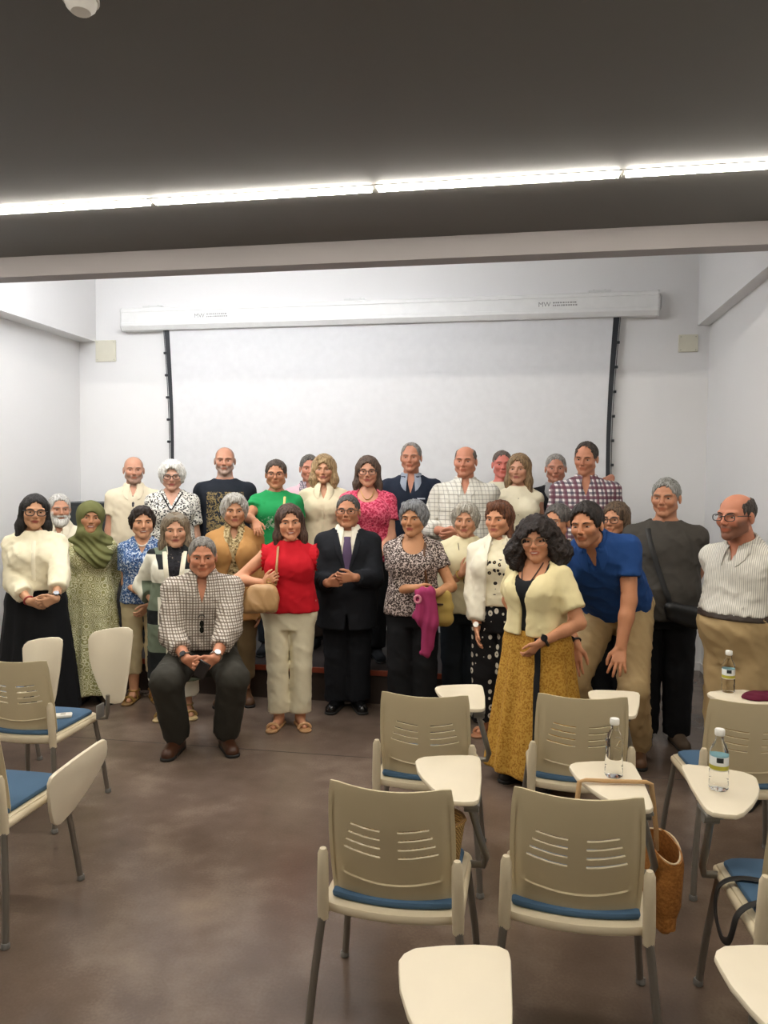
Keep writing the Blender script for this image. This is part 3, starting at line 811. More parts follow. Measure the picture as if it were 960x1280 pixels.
def make_feet(c, kind, mat, sole=None):
    for q in (-1, 1):
        hj, kn, an, toe = c['legs'][q]; g0 = V3(an[0], an[1], 0.); sd = np.cross([0, 0, 1], toe)
        if kind == 'shoe':
            P = [(rc(g0-toe*.035+V3(0, 0, .045), an+V3(0, 0, .005), .042, .042), .03), (rc(an+toe*.02+V3(0, 0, -.02), g0+toe*.15+V3(0, 0, .035), .044, .036), .03),
                 (rc(g0-toe*.035+V3(0, 0, .03), g0+toe*.16+V3(0, 0, .028), .038, .040), .02)]
            fd = box_field([p for p, _ in P], .0085*c['dt']**2, .02)
            for p, k in P: fd.add(p, k)
            fd.cut(lambda X, Y, Z: -(Z-.012)+0*X+0*Y)
            so = sdf_obj('shoe', fd, mat, c['root'])
            f2 = box_field([rc(g0-toe*.04, g0+toe*.16, .043, .047)], .0085*c['dt']**2, .02); f2.add(rc(g0-toe*.04+V3(0, 0, .01), g0+toe*.16+V3(0, 0, .01), .043, .047), .002)
            f2.cut(lambda X, Y, Z: np.maximum(Z-.020, -Z+.0005)+0*X+0*Y)
            sdf_obj('sole', f2, sole or plain('1c1a18', .7), so)
        else:
            f2 = box_field([rc(g0-toe*.04, g0+toe*.155, .038, .043)], .0085*c['dt']**2, .02); f2.add(rc(g0-toe*.04+V3(0, 0, .01), g0+toe*.155+V3(0, 0, .01), .038, .043), .002)
            f2.cut(lambda X, Y, Z: np.maximum(Z-.018, -Z+.0005)+0*X+0*Y)
            so = sdf_obj('sandal', f2, sole or mat, c['root'])
            for t_, hgt, wd in ((.115, .052, .042), (.03, .085, .040)) if kind == 'sandal' else ((.125, .05, .042),):
                pts = []
                for k in range(9):
                    a = math.pi*k/8; pts.append(g0+toe*t_+sd*wd*math.cos(a)+V3(0, 0, .014+(hgt-.014)*math.sin(a)))
                MB().tube(pts, .011 if t_ > .1 else .007, 6).build('strap', mat, so, True)
            if kind == 'sandal':
                ring = [an+V3(0, 0, .0)+.043*(math.cos(a)*toe+math.sin(a)*sd) for a in np.linspace(0, 2*math.pi, 13)[:-1]]
                MB().tube(ring, .006, 6, True).build('strap', mat, so, True)
def wristband(c, q, mat, name='wristwatch', t=.90, face=None, r=.006):
    el, wr, d, th, cu, a = c['arms'][q]; d = nrm(wr-el); o = el+(wr-el)*t; x = nrm(np.cross(d, [0.3, 1, .2])); y = np.cross(d, x); R_ = c['ar']*.60+.005
    ring = [o+R_*(math.cos(k)*x+math.sin(k)*y) for k in np.linspace(0, 2*math.pi, 17)[:-1]]
    ob = MB().tube(ring, r, 6, True).build(name, mat, c['root'], True)
    if face:
        n = side_n = nrm(V3(0, -1, .25)-d*(V3(0, -1, .25)@d)); p = o+n*(R_+.004); u = nrm(np.cross(n, d))
        m = MB(); V = []
        for dz in (-.004, .005):
            for k in range(12):
                aa = 2*math.pi*k/12; V.append(p+n*dz+.019*(math.cos(aa)*d+math.sin(aa)*u))
        m.add(V, [tuple(range(12))[::-1], tuple(range(12, 24))]+[(i, (i+1) % 12, 12+(i+1) % 12, 12+i) for i in range(12)])
        m.build('dial', face, ob, True)
    return ob
def strap_line(c, pts, mat, name, r=.011, flat=.35, parent=None):
    P = np.array(pts, float); n = 28; t = np.linspace(0, len(P)-1, n); Q = np.stack([np.interp(t, np.arange(len(P)), P[:, i]) for i in range(3)], 1)
    for _ in range(2): Q[1:-1] = (Q[:-2]+2*Q[1:-1]+Q[2:])/4
    return MB().tube(Q, r, 8, flat=flat).build(name, mat, parent or c['root'], True)
# ------------------------------------------------------------------ the room
XL, XR, YB, YN, ZC = -4.535, 1.709, 7.369, -3.6, 3.25
def paint(name, h, amt=.02, rough=.7):
    t = NT(name); t.bump(t.noise(180, 3), .05, .002); return t.done(vary(t, h, amt, 2.2), rough, 0, .3)
WALL = paint('white_paint', 'e4e3e2'); CEIL = paint('grey_ceiling_paint', '605e5a', .04, .6); TRIMM = paint('white_trim', 'e6e5e3')
BEAM = paint('beam_paint', '918b8b')
def concrete():
    t = NT('polished_concrete'); n1 = t.noise(1.3, 3, .55); n2 = t.noise(5., 2, .5); n3 = t.noise(90, 1)
    k = t.math('ADD', t.math('MULTIPLY', n1, .6), t.math('ADD', t.math('MULTIPLY', n2, .3), t.math('MULTIPLY', n3, .1)))
    c = t.ramp(k, [(.30, hx('56483e')), (.5, hx('6d5d52')), (.68, hx('8d7c6d'))])
    r = .24
    return t.done(c, r, 0, .5)
FLOOR = concrete()
def structure(name, mb, mat, bevel=0.): return prop(mb.build(name, mat, None, bool(bevel), bevel), kind='structure')
structure('floor', MB().box((XL-.2, YN-.2, -.12), (XR+.2, YB+.2, 0)), FLOOR)
structure('wall_back', MB().box((XL-.2, YB, 0), (XR+.2, YB+.2, 4.4)), WALL)
structure('wall_left', MB().box((XL-.2, YN, 0), (XL, YB, 4.4)), WALL)
structure('wall_right', MB().box((XR, YN, 0), (XR+.2, YB, 4.4)), WALL)
structure('wall_front', MB().box((XL-.2, YN-.2, 0), (XR+.2, YN, 4.4)), WALL)
structure('wall_bulkhead_left', MB().box((XL, 4.9, 3.165), (XL+.192, YB, 4.3)), WALL)
structure('wall_bulkhead_right', MB().box((XR-.10, 4.9, 3.165), (XR, YB, 4.3)), WALL)
YBE = 4.745
structure('ceiling', MB().box((XL, YN, ZC), (XR, YBE+.12, ZC+.15)), CEIL)
structure('ceiling_upper', MB().box((XL, YBE+.02, 4.3), (XR, YB, 4.4)), WALL)
structure('trim_1', MB().box((XL, YBE, 3.115), (XR, YBE+.14, ZC-.001)), BEAM)
structure('trim_2', MB().box((XL, YBE+.02, ZC+.15), (XR, YBE+.14, 4.3)), WALL)
structure('baseboard_right', MB().box((XR-.015, YN, 0), (XR, YB, .075)), TRIMM)
structure('baseboard_back', MB().box((XL, YB-.015, 0), (XR-.015, YB, .075)), TRIMM)
structure('baseboard_left', MB().box((XL, YN, 0), (XL+.015, YB-.015, .075)), TRIMM)
# saw-cut joints of the concrete floor
for i, y in enumerate((1.1, 4.62)):
    structure('trim_%d' % (3+i), MB().box((XL+.02, y, -.001), (XR-.02, y+.005, .0006)), plain('2a2420', .9))

# ceiling strips
def emit(name, col, power):
    t = NT(name); t.b.inputs['Emission Color'].default_value = (*col, 1); t.b.inputs['Emission Strength'].default_value = power
    return t.done((.9, .9, .85), .5)
EM = emit('strip_diffuser', (1., .94, .83), STRIP_POWER); EMC = emit('cove_diffuser', (.95, .97, 1.), COVE_POWER)
HOUS = plain('5d5b57', .5)
def strip(x0, x1, y, z, label, em=EM, grp='ceiling strip lights', wdt=.026):
    o = empty('ceiling_strip_light', ((x0+x1)/2, y, z)); L = (x1-x0)/2-.006
    MB().box((-L, -wdt-.004, -.004), (L, wdt+.004, .0)).build('housing', HOUS, o)
    MB().box((-L+.012, -wdt, -.017), (L-.012, wdt, -.004)).build('diffuser', em, o)
    return prop(o, label, 'ceiling light', grp)
YS = 3.905
xs_ = [-1.967+1.228*k for k in range(-3, 4)]
for k in range(6):
    a, b = max(xs_[k], XL+.02), min(xs_[k+1], XR-.02)
    if b-a < .3: continue
    strip(a, b, YS, ZC, ['lit strip light in ceiling nearest the left wall', 'lit strip light in ceiling over the crouching man', 'lit strip light in ceiling over the suited man', 'lit strip light in ceiling over the curly-haired woman', 'lit strip light in ceiling nearest the right wall', 'lit end strip'][max(k-1, 0)])
for y in (1.3,):  # extra row out of view, added to light the group from the front
    for k in range(6):
        a, b = max(xs_[k], XL+.02), min(xs_[k+1], XR-.02)
        if b-a > .3: strip(a, b, y, ZC, 'unseen strip light added in the ceiling row above the seats' if y > 0 else 'unseen strip light added in the ceiling row behind the seats', EM, 'added ceiling strip lights above the seats' if y > 0 else 'added ceiling strip lights behind the seats')
for k in range(1, 4):
    o = empty('cove_strip_light', (xs_[k]+.614, YBE+.40, 3.78)); MB().box((-.6, -.05, .0), (.6, .05, .04)).build('housing', HOUS, o)
    d = MB().box((-.59, .0, -.03), (.59, .06, .0)).build('diffuser', EMC, o)
    prop(o, 'strip light hidden above the beam washing the end wall', 'wall washer', 'strip lights above the beam')

sd_ = at_z(101, -3, ZC); o = empty('smoke_detector', (sd_[0], sd_[1], ZC)); MB().lathe([(.001, -.045), (.03, -.045), (.045, -.03), (.05, -.012)], 20).build('sensor_head', plain('e6e3dc', .4), o, True); MB().lathe([(.056, -.012), (.056, 0)], 20).build('mounting_base', plain('d8d5ce', .4), o, True); prop(o, 'white round smoke detector on the dark ceiling', 'smoke detector')
# stage
WOODD = plain('2a2320', .5); EDGE = plain('8a3b22', .45)
st = empty('stage_platform', (-1.5, 5.74, 0)); SX0, SX1, SH = -3.6, .66, .27
def stl(x): return x+1.5
MB().box((stl(SX0), .02, 0), (stl(SX1), 1.52, SH-.03)).build('riser', plain('3a2d26', .55), st)
MB().box((stl(SX0), 0, SH-.03), (stl(SX1), 1.55, SH)).build('deck', WOODD, st, False, .003)
MB().box((stl(SX0), -.012, SH-.042), (stl(SX1), 0.0, SH+.001)).build('nosing', EDGE, st, False, .003)
prop(st, 'low dark stage platform with reddish-brown front edge along the end wall', 'stage')
cb = empty('cabinet', (-4.17, 7.05, 0))
BLK = plain('23272a', .5)
MB().box((-.33, -.24, .06), (.33, .24, 1.50)).build('body', BLK, cb, False, .006)
for s in (-1, 1):
    d = MB().box((-.315 if s < 0 else .004, -.255, .10), (-.004 if s < 0 else .315, -.242, 1.46)).build('door', plain('2b3032', .45), cb, False, .004)
    MB().box((s*.03-.006, -.275, .7), (s*.03+.006, -.256, .84)).build('handle', plain('8c8c8c', .3, 1.), d, False, .002)
MB().box((-.31, -.22, 0), (.31, .22, .06)).build('plinth', BLK, cb)
prop(cb, 'black cabinet against the end wall behind the bearded man', 'cabinet')

# projection screen
WHP = plain('e6e6e4', .4); SCR = plain('d9d9da', .8)
ps = empty('projection_screen', (-1.37, YB, 0)); CX0, CX1 = -2.63, 2.62
prof = [(-.005, 3.47), (-.115, 3.47), (-.13, 3.455), (-.13, 3.43), (-.124, 3.425), (-.124, 3.325), (-.130, 3.32), (-.130, 3.29), (-.10, 3.25), (-.005, 3.25)]
m = MB(); n = len(prof)
m.add([(CX0+.012, y, z) for y, z in prof]+[(CX1-.012, y, z) for y, z in prof], [tuple(range(n)), tuple(range(n, 2*n))[::-1]]+[(i, n+i, n+(i+1) % n, (i+1) % n) for i in range(n)])
case = m.build('case', WHP, ps)
for a, b in ((CX0, CX0+.014), (CX1-.014, CX1)):
    m = MB(); m.add([(a, y*1.04, z+(.004 if z > 3.4 else -.004)) for y, z in prof]+[(b, y*1.04, z+(.004 if z > 3.4 else -.004)) for y, z in prof], [tuple(range(n)), tuple(range(n, 2*n))[::-1]]+[(i, n+i, n+(i+1) % n, (i+1) % n) for i in range(n)])
    m.build('end_cap', plain('d2d2d0', .4), ps)
for x in (-2.30, -.20, 2.10):
    b = MB().box((x-.10, -.10, 3.468), (x+.10, 0, 3.495)).build('bracket', plain('d6d6d4', .4), ps, False, .003)
    for dx in (-.05, .05): MB().lathe([(.012, 3.494), (.012, 3.505), (.006, 3.508)], 8, (x+dx, -.05, 0)).build('bolt', plain('b0b0ae', .35, .8), b)
for x in (-1.72, 1.66):                                      # small grey makers' lettering, too faint to read
    tc = bpy.data.curves.new('case_lettering', 'FONT'); tc.body = 'MW'; tc.size = .062; tc.extrude = .0006; tc.align_x = 'RIGHT'
    o = bpy.data.objects.new('case_lettering', tc); COL.objects.link(o)
    dg = bpy.context.evaluated_depsgraph_get(); me = bpy.data.meshes.new_from_object(o.evaluated_get(dg)); bpy.data.objects.remove(o)
    lo_ = obj('lettering', me, plain('8e8e8c', .6), case); lo_.location = (x, -.1245, 3.352); lo_.rotation_euler = (math.pi/2, 0, 0)
    g = MB()
    rr = random.Random(3)
    for row in range(2):
        xx = x+.02
        while xx < x+.23:
            w_ = rr.uniform(.008, .02); g.box((xx, -.1255, 3.354+row*.024), (xx+w_, -.1242, 3.354+row*.024+.014)); xx += w_+rr.uniform(.004, .008)
    g.build('lettering_lines', plain('9a9a98', .6), case)['kind'] = 'stuff'
SL, SR = -3.50+1.37, .86+1.37                                # cloth edges
m = MB(); N = 24; V = []; Fc = []
zz = np.linspace(3.26, .75, N)
def bowed(z): t = (3.26-z)/(3.26-.75); return .045*math.sin(math.pi*min(max(t, 0), 1))
for z in zz: V += [(SL+bowed(z), -.055, z), (SR-bowed(z), -.055, z)]
for i in range(N-1): Fc.append((2*i, 2*i+1, 2*i+3, 2*i+2))
b0 = len(V); V += [(x, y+.003, z) for x, y, z in V]; Fc += [tuple(b0+i for i in f)[::-1] for f in Fc]
m.add(V, Fc).build('screen_cloth', SCR, ps)
DARK = plain('23262b', .6)
for sgn, e in ((-1, SL), (1, SR)):                           # black side borders, cord and tension tabs
    m = MB(); V = []
    for z in zz:
        x0 = e-sgn*bowed(z); V += [(x0, -.057, z), (x0+sgn*.055-sgn*bowed(z)*.4, -.057, z)]
    m.add(V, [(2*i, 2*i+1, 2*i+3, 2*i+2) for i in range(N-1)]); bd = m.build('border', DARK, ps)
    cord = [(e+sgn*(.062-1.6*bowed(z)*.8), -.054, z) for z in zz]
    MB().tube(cord, .004, 5).build('tension_cord', plain('4a4c50', .6), ps, True)
    for k in range(7):
        z = 3.02-.225*k; x = e+sgn*(.058-1.4*bowed(z)*.75)
        t_ = MB().tube([(x-.012, -.06, z), (x+.014, -.06, z)], .013, 8).build('tension_tab', DARK, ps, True)
MB().tube([(SL-.02, -.055, .74), (SR+.02, -.055, .74)], .018, 10).build('bottom_bar', DARK, ps, True)
MB().tube([(CX1+.004, -.06, 3.46), (CX1+.03, -.05, 3.44), (CX1+.03, -.03, 3.33), (CX1-.02, -.012, 3.25)], .006, 6).build('cable', plain('cfcfcd', .5), ps, True)
prop(ps, 'large white roller projection screen with black side borders on the end wall', 'projection screen')
for x0, x1, z0, z1, lab in ((-4.343, -4.115, 2.955, 3.175, 'beige square wall plate left of the projection screen'), (1.442, 1.612, 2.927, 3.085, 'small beige square wall plate right of the projection screen')):
    o = empty('wall_plate', ((x0+x1)/2, YB, (z0+z1)/2)); a, b = (x1-x0)/2, (z1-z0)/2
    MB().box((-a, -.014, -b), (a, 0, b)).build('cover', plain('d5d1bf', .5), o, False, .004)
    for sx in (-1, 1):
        for sz in (-1, 1):
            q = MB().lathe([(.005, 0), (.005, .003), (.003, .004)], 8).build('screw', plain('a8a596', .4), o); q.location = (sx*(a-.02), -.0138, sz*(b-.02)); q.rotation_euler.x = math.pi/2
    prop(o, lab, 'wall plate')

# ------------------------------------------------------------------ chairs with writing tablets
SHELLM = plain('cdbe9b', .42, 0., .03); PAN = plain('dbcdb0', .4, 0., .03); METAL = plain('8d8880', .38, .75); TABM = plain('ece0c8', .38, 0., .03)
TABE = plain('b9ad97', .5); BLUE = cloth('4c6884', .06); GREYP = plain('7f7d79', .45, .2)
def shell_mesh():
    # rows follow the smile-shaped slots; the sheet is concave towards the sitter
    zl = []; slots = []
    z0, z1 = .405, .845
    sz = [.735, .706, .677, .648]
    zl = sorted(set([z0, .44, .48, .51, .548, .553, .558, .58, .61, .63]+[z for s_ in sz for z in (s_-.0036, s_+.0036)]+[.665-.003, .692, .72, .75, .775, .80, .825, .838, z1]))
    inn = .026; outs = [.118, .126, .134, .142]
    ul = sorted(set([-.19, -.186, -.178, -.174, -.170, -.166, -.160, -.148, 0., .148, .160, .166, .170, .174, .178, .186, .19, -.012, .012, -.06, .06, -.08, .08, -.04, .04]+[s_*o for o in outs+[inn] for s_ in (-1, 1)]))
    V = []; nu = len(ul)
    for z in zl:
        for u in ul:
            k = min(max((z-.47)/.37, 0), 1); wsc = .93+.05*math.sin(math.pi*min(max((z-.42)/.44, 0), 1)) - .06*max(z-.80, 0)/.045*.3
            wsc = wsc+.05; x = u*wsc; bow = .042*(u/.19)**2
            amt = np.interp(z, [.405, .5, .76, .845], [0, 1, 1, .35]); zz_ = z-.028*(1-(u/.19)**2)*amt-.004*max(abs(u)/.19-.86, 0)/.14*(1 if z > .84 else 0)
            y = -.205-.045*k**1.4+.03*(1-k)**2+bow
            if .165 <= abs(u) <= .175 and .50 < z < .78: y += .004
            if abs(z-.553) < .002 and abs(u) < .15: y -= .004
            V.append((x, y, zz_))
    Fc = []
    for j in range(len(zl)-1):
        for i in range(nu-1):
            zc, uc = (zl[j]+zl[j+1])/2, (ul[i]+ul[i+1])/2; hole = False
            for s_, o in zip(sz, outs):
                if abs(zc-s_) < .0036 and inn < abs(uc) < o: hole = True
            if not hole: Fc.append((j*nu+i, j*nu+i+1, (j+1)*nu+i+1, (j+1)*nu+i))
    me = bpy.data.meshes.new('backrest'); me.from_pydata(V, [], Fc); bm = bmesh.new(); bm.from_mesh(me)
    bmesh.ops.solidify(bm, geom=bm.faces[:], thickness=.007); bmesh.ops.recalc_face_normals(bm, faces=bm.faces)
    bm.to_mesh(me); bm.free(); me.polygons.foreach_set('use_smooth', np.ones(len(me.polygons), bool)); me.set_sharp_from_angle(angle=rad(40)); return me
def seat_poly(mx, y0, y1, bulge, r=.05):
    pts = []
    for k in range(13):                      # rear edge bows backwards
        t = -1+2*k/12; pts.append((t*mx, y0-bulge*(1-t*t)))
    for k in range(13):
        t = 1-2*k/12; pts.append((t*(mx+.005), y1+.012*(1-t**4)-.02*abs(t)**8))
    return pts
def tablet_poly():
    c = [(0.0, .375), (.02, .40), (.08, .425), (.15, .445), (.20, .452), (.225, .44), (.232, .41), (.245, .25), (.25, .10), (.248, .055), (.235, .035), (.20, .025), (.165, .025), (.135, .05), (.085, .12), (.045, .19), (.015, .26), (.0, .32), (-.006, .35)]
    return c
CH = {}
def chair_parts():
    CH['backrest'] = shell_mesh(); CH['backrest'].materials.append(SHELLM)
    CH['seat_pan'] = MB().prism(seat_poly(.205, -.19, .225, .035), .425, .455).me('seat_pan', True, .008); CH['seat_pan'].materials.append(PAN)
    CH['cushion'] = MB().prism(seat_poly(.188, -.165, .205, .03), .4555, .478).me('cushion', True, .010); CH['cushion'].materials.append(BLUE)
    for s_, q in ((-1, 'l'), (1, 'r')):
        x = s_*.207
        CH['post'+q] = MB().tube([(x, -.195, .405), (x, -.20, .45), (x*.99, -.208, .55), (x*.985, -.213, .615), (x*.983, -.214, .632)], [.017, .0185, .018, .0165, .010], 12).me('post', True); CH['post'+q].materials.append(PAN)
        CH['rearleg'+q] = MB().tube([(x, -.198, .43), (s_*.232, -.225, .20), (s_*.245, -.25, .012)], .0125, 10).me('leg', True); CH['rearleg'+q].materials.append(METAL)
        CH['frontleg'+q] = MB().tube([(x*.97, .19, .43), (s_*.228, .22, .20), (s_*.243, .245, .012)], .0125, 10).me('leg', True); CH['frontleg'+q].materials.append(METAL)
        CH['rail'+q] = MB().tube([(x*.985, -.19, .432), (x*.975, .20, .432), (x*.97, .222, .43)], [.0175, .0175, .012], 12).me('side_rail', True); CH['rail'+q].materials.append(PAN)
    foot = MB().lathe([(.013, 0), (.0165, .003), (.0165, .016), (.0135, .022)], 12); CH['foot'] = foot.me('foot', True); CH['foot'].materials.append(GREYP)
    CH['tablet'] = MB().prism(tablet_poly(), -.009, .009).me('tablet', True, .006); CH['tablet'].materials.append(TABM)
chair_parts()
def chair(x, y, rz, label, tab='flat', mir=1, toff=(0, 0), name='tablet_arm_chair', trot=0., tz=.70):
    o = empty(name, (x, y, 0), rad(rz)); prop(o, label, 'chair', 'tablet arm chairs')
    for k in ('backrest', 'seat_pan', 'cushion'): obj(k, CH[k], None, o)
    for q, s_ in (('l', -1), ('r', 1)):
        obj('post', CH['post'+q], None, o); obj('side_rail', CH['rail'+q], None, o)
        for g, yy in (('rearleg', -.2505), ('frontleg', .2455)):
            l = obj('leg', CH[g+q], None, o); obj('foot', CH['foot'], None, l, (s_*.2453, yy, 0))
    if not tab: return o
    X = .247*mir; tb = obj('tablet', CH['tablet'], None, o)
    if tab == 'flat':
        tb.location = (toff[0], toff[1], tz); tb.scale = (mir, 1, 1); tb.rotation_euler.z = rad(trot)
        jx, jy = .222*mir+toff[0], .10+toff[1]
        tu = MB().tube([(.213*mir, .17, .432), (X+.012*mir, .165, .435), (X+.022*mir, .15, .47), ((jx+X)/2+.012*mir, .12+toff[1]*.5, .56), (jx, jy, tz-.05), (jx, jy, tz-.012)], .0125, 10).build('support_tube', METAL, o, True)
        br = MB().box((jx-.028, jy-.05, tz-.022), (jx+.028, jy+.05, tz-.0095)).build('tablet_bracket', GREYP, o, True, .004)
        MB().tube([(jx-.024, jy, tz-.034), (jx+.024, jy, tz-.034)], .021, 12).build('hinge_knuckle', GREYP, br, True)
    else:
        # tablet folded upright beside the seat
        if tab == 'up': tb.rotation_euler = (rad(84), rad(9), rad(trot)); tb.location = (X-.165+toff[0], .222, .50+toff[1])
        else: tb.rotation_euler = (0, rad(-84), 0); tb.scale = (1, -1, 1); tb.location = (X+.03, .395, .345)
        MB().tube([(.213, .20, .432), (X+.018, .205, .435), (X+.026, .20, .47), (X+.026, .205 if tab == 'up' else .16, .56 if tab == 'up' else .53)], .0115, 10).build('support_tube', METAL, o, True)
        MB().box((X+.016, .10, .455), (X+.026, .17, .53)).build('tablet_bracket', GREYP, o, True, .003)
    return o
chair(-2.46, 3.59, 0, 'beige chair with upright folded tablet, in front of the hijab wearer', 'up', 1, (.0, .0), trot=12)
chair(-2.09, 2.72, 0, 'beige chair with tablet hanging down, behind the chair with upright tablet', 'down', 1, (0, .0), trot=0)
chair(-3.13, 3.96, 0, 'beige chair with raised tablet right before the woman in black skirt', 'up', 1, (.0, -.16), trot=12)
CHD = chair(-.355, 2.405, -1, 'empty beige chair behind the straw basket, straight before the suited man', 'flat')
chair(-.375, 3.385, 1, 'empty beige chair nearest the woman holding the pink garment', 'flat', 1, (0, .02))
CHE = chair(.197, 2.455, -2, 'beige chair whose tablet holds the tote bag handle and unlabelled bottle', 'flat')
chair(.285, 3.49, 1, 'beige chair with tilted tablet next to the mustard skirt', 'flat', 1, (.0, .0), trot=-15)
CHG = chair(.975, 3.555, 5, 'beige chair with a maroon cloth and bottle on its tablet', 'flat', 1, (0, 0))
CHH = chair(.905, 2.49, 3, 'beige chair with left-hand tablet carrying a labelled bottle and dangling black strap', 'flat', -1, (-.045, -.015))
CHJ = chair(-.25, 1.24, -3, 'beige chair with empty tablet directly behind the basket chair', 'flat')
CHK = chair(.40, 1.38, -8, 'beige chair with empty tablet directly behind the tote bag chair', 'flat')

# bottles
GLASS = NT('clear_plastic'); GLASS.b.inputs['Transmission Weight'].default_value = 1.; GLASS.b.inputs['IOR'].default_value = 1.12
GLASS = GLASS.done((.96, .97, .97), .03)
CAPM = plain('f3f1ec', .4)
def label_mat():
    t = NT('bottle_label'); o = t.xyz(); z = o[2]
    c = t.ramp(t.math('MULTIPLY', z, 5.), [(0, hx('e9e6dc')), (.36, hx('b8b13a')), (.43, hx('e6eaea')), (.58, hx('7fb2bd')), (.66, hx('dfe6e2'))], 'CONSTANT')
    blk = t.math('MULTIPLY', t.math('MULTIPLY', t.math('LESS_THAN', o[1], -.02), t.math('LESS_THAN', t.math('ABSOLUTE', t.math('ADD', o[0], .004)), .011)), t.math('MULTIPLY', t.math('GREATER_THAN', z, .098), t.math('LESS_THAN', z, .115)))
    return t.done(t.mix(blk, c, hx('1c2426')), .45)
LABM = label_mat()
def bottle(loc, label, lab=True):
    o = empty('water_bottle', loc)
    prof = [(.001, 0), (.026, 0), (.031, .006), (.031, .03), (.029, .034), (.031, .04), (.031, .065), (.0295, .068), (.0295, .118), (.031, .122), (.029, .135), (.022, .152), (.0135, .168), (.0125, .183), (.0125, .19)]
    MB().lathe(prof, 24).build('bottle_body', GLASS, o, True)
    MB().lathe([(.0145, .184), (.0165, .187), (.0165, .203), (.0145, .206)], 18).build('cap', CAPM, o, True)
    if lab: MB().lathe([(.0302, .069), (.0305, .070), (.0305, .117), (.0302, .118)], 24).build('label_band', LABM, o, True)
    return prop(o, label, 'bottle', 'water bottles on the tablets')
def on_tab(px, py): p = at_z(px, py, .7092); return (p[0], p[1], .7092)
bottle(on_tab(767, 970), 'clear bottle without label standing by the tote handle', False)
bottle(on_tab(898, 986), 'clear bottle with pale blue label on left-hand tablet')
bottle((CHG.location.x+.072, CHG.location.y+.405, .7092), 'clear bottle with pale label beside the maroon cloth')
# maroon cloth on that tablet
fd = Field(np.arange(-.16, .16, .008), np.arange(-.14, .14, .008), np.arange(-.01, .06, .005))
F0 = Fr((0, 0, 0), FLIP)
fd.add(ell(F0, (.02, .0, .006), (.105, .07, .022)), .01).add(ell(F0, (-.04, .03, .004), (.06, .05, .018)), .01).warp(lambda X, Y, Z: .004*wob(X, Y, Z, 90., 2.)).cut(lambda X, Y, Z: .0008-Z+0*X+0*Y)
o = sdf_obj('folded_cloth', fd, cloth('5e1830'), None); o.location = (CHG.location.x+.205, CHG.location.y+.33, .7090); prop(o, 'folded maroon cloth lying on the tablet beside a bottle', 'cloth')
# small white object on the seat
o = MB().box((-.045, -.03, 0), (.045, .03, .018)).build('remote_control', plain('ece8de', .4), None, True, .008); o.location = (-2.35, 3.63, .4785); o.rotation_euler.z = .5
MB().box((-.012, -.012, .018), (.012, .012, .0195)).build('button', plain('c2beb4', .5), o)
prop(o, 'small white device lying on the blue cushion of the chair', 'device')
# straw basket on seat of the chair in front
def straw(h1, h2, f):
    t = NT('woven_straw'); b = t.n('ShaderNodeTexWave', {'Vector': t.co(), 'Scale': f, 'Distortion': 1.5}, bands_direction='Z').outputs['Fac']
    b2 = t.n('ShaderNodeTexWave', {'Vector': t.co(), 'Scale': f, 'Distortion': 1.}, bands_direction='DIAGONAL').outputs['Fac']
    k = t.math('MULTIPLY', b, b2); t.bump(k, .8, .004); return t.done(t.ramp(k, [(0, hx(h2)), (.6, hx(h1))]), .8)
STRAW = straw('c9a45e', '7a5a2c', 40.)
bk = empty('straw_basket', (CHD.location.x+.0, CHD.location.y+.05, .4785)); bk.scale = (1.03, 1, .84)
V = []; Fc = []; n = 28; prof = [(.95, 0.), (1., .02), (1.04, .10), (1.10, .19), (1.06, .19), (1.0, .10), (.95, .025)]
for sc_, z in prof:
    for k in range(n):
        a = 2*math.pi*k/n; ca, sa = math.cos(a), math.sin(a); V.append((.182*sc_*abs(ca)**.8*np.sign(ca), .10*sc_*abs(sa)**.8*np.sign(sa), z))
for i in range(len(prof)-1):
    for k in range(n): Fc.append((i*n+k, i*n+(k+1) % n, (i+1)*n+(k+1) % n, (i+1)*n+k))
Fc += [tuple(range(n))[::-1], tuple((len(prof)-1)*n+k for k in range(n))]
MB().add(V, Fc).build('basket_body', STRAW, bk, True)
MB().tube([(.197*math.cos(a), .109*math.sin(a), .187) for a in np.linspace(0, 2*math.pi, 25)[:-1]], .008, 6, True).build('rim', straw('b8924e', '6d4d26', 60.), bk, True)
for s_ in (-1, 1): MB().tube([(-.07, s_*.108, .185), (-.06, s_*.125, .15), (0, s_*.128, .13), (.06, s_*.125, .15), (.07, s_*.108, .185)], .006, 6).build('handle', plain('7b4f2b', .6), bk, True)
prop(bk, 'woven straw basket on the seat of the empty chair', 'basket')
# cork tote bag hanging from the tablet by its rope handle
def cork():
    t = NT('cork'); n1 = t.noise(70, 5, .7); return t.done(t.ramp(n1, [(.3, hx('85531f')), (.55, hx('b87a38')), (.75, hx('cf984f'))]), .7)
CORK = cork(); ROPE = straw('ecc590', 'd6a972', 120.)
tg = empty('tote_bag', (.405, 2.80, .135))
tcx, tcy = .405, 2.80
V = []; Fc = []; n = 24
prof = [(.085, .022, 0.), (.095, .03, .02), (.125, .055, .15), (.135, .06, .36), (.14, .05, .40), (.135, .045, .40), (.125, .05, .35), (.11, .04, .03)]
for a_, b_, z in prof:
    for k in range(n):
        a = 2*math.pi*k/n; ca, sa = math.cos(a), math.sin(a)
        V.append((b_*abs(ca)**.6*np.sign(ca), a_*abs(sa)**.6*np.sign(sa), z+(.02*math.cos(2*a) if z > .3 else 0)))
for i in range(len(prof)-1):
    for k in range(n): Fc.append((i*n+k, i*n+(k+1) % n, (i+1)*n+(k+1) % n, (i+1)*n+k))
Fc += [tuple(range(n))[::-1], tuple((len(prof)-1)*n+k for k in range(n))]
tg.location = (.505, 2.72, .215); tg.rotation_euler.z = rad(12); tg.scale = (.95, .95, .70)
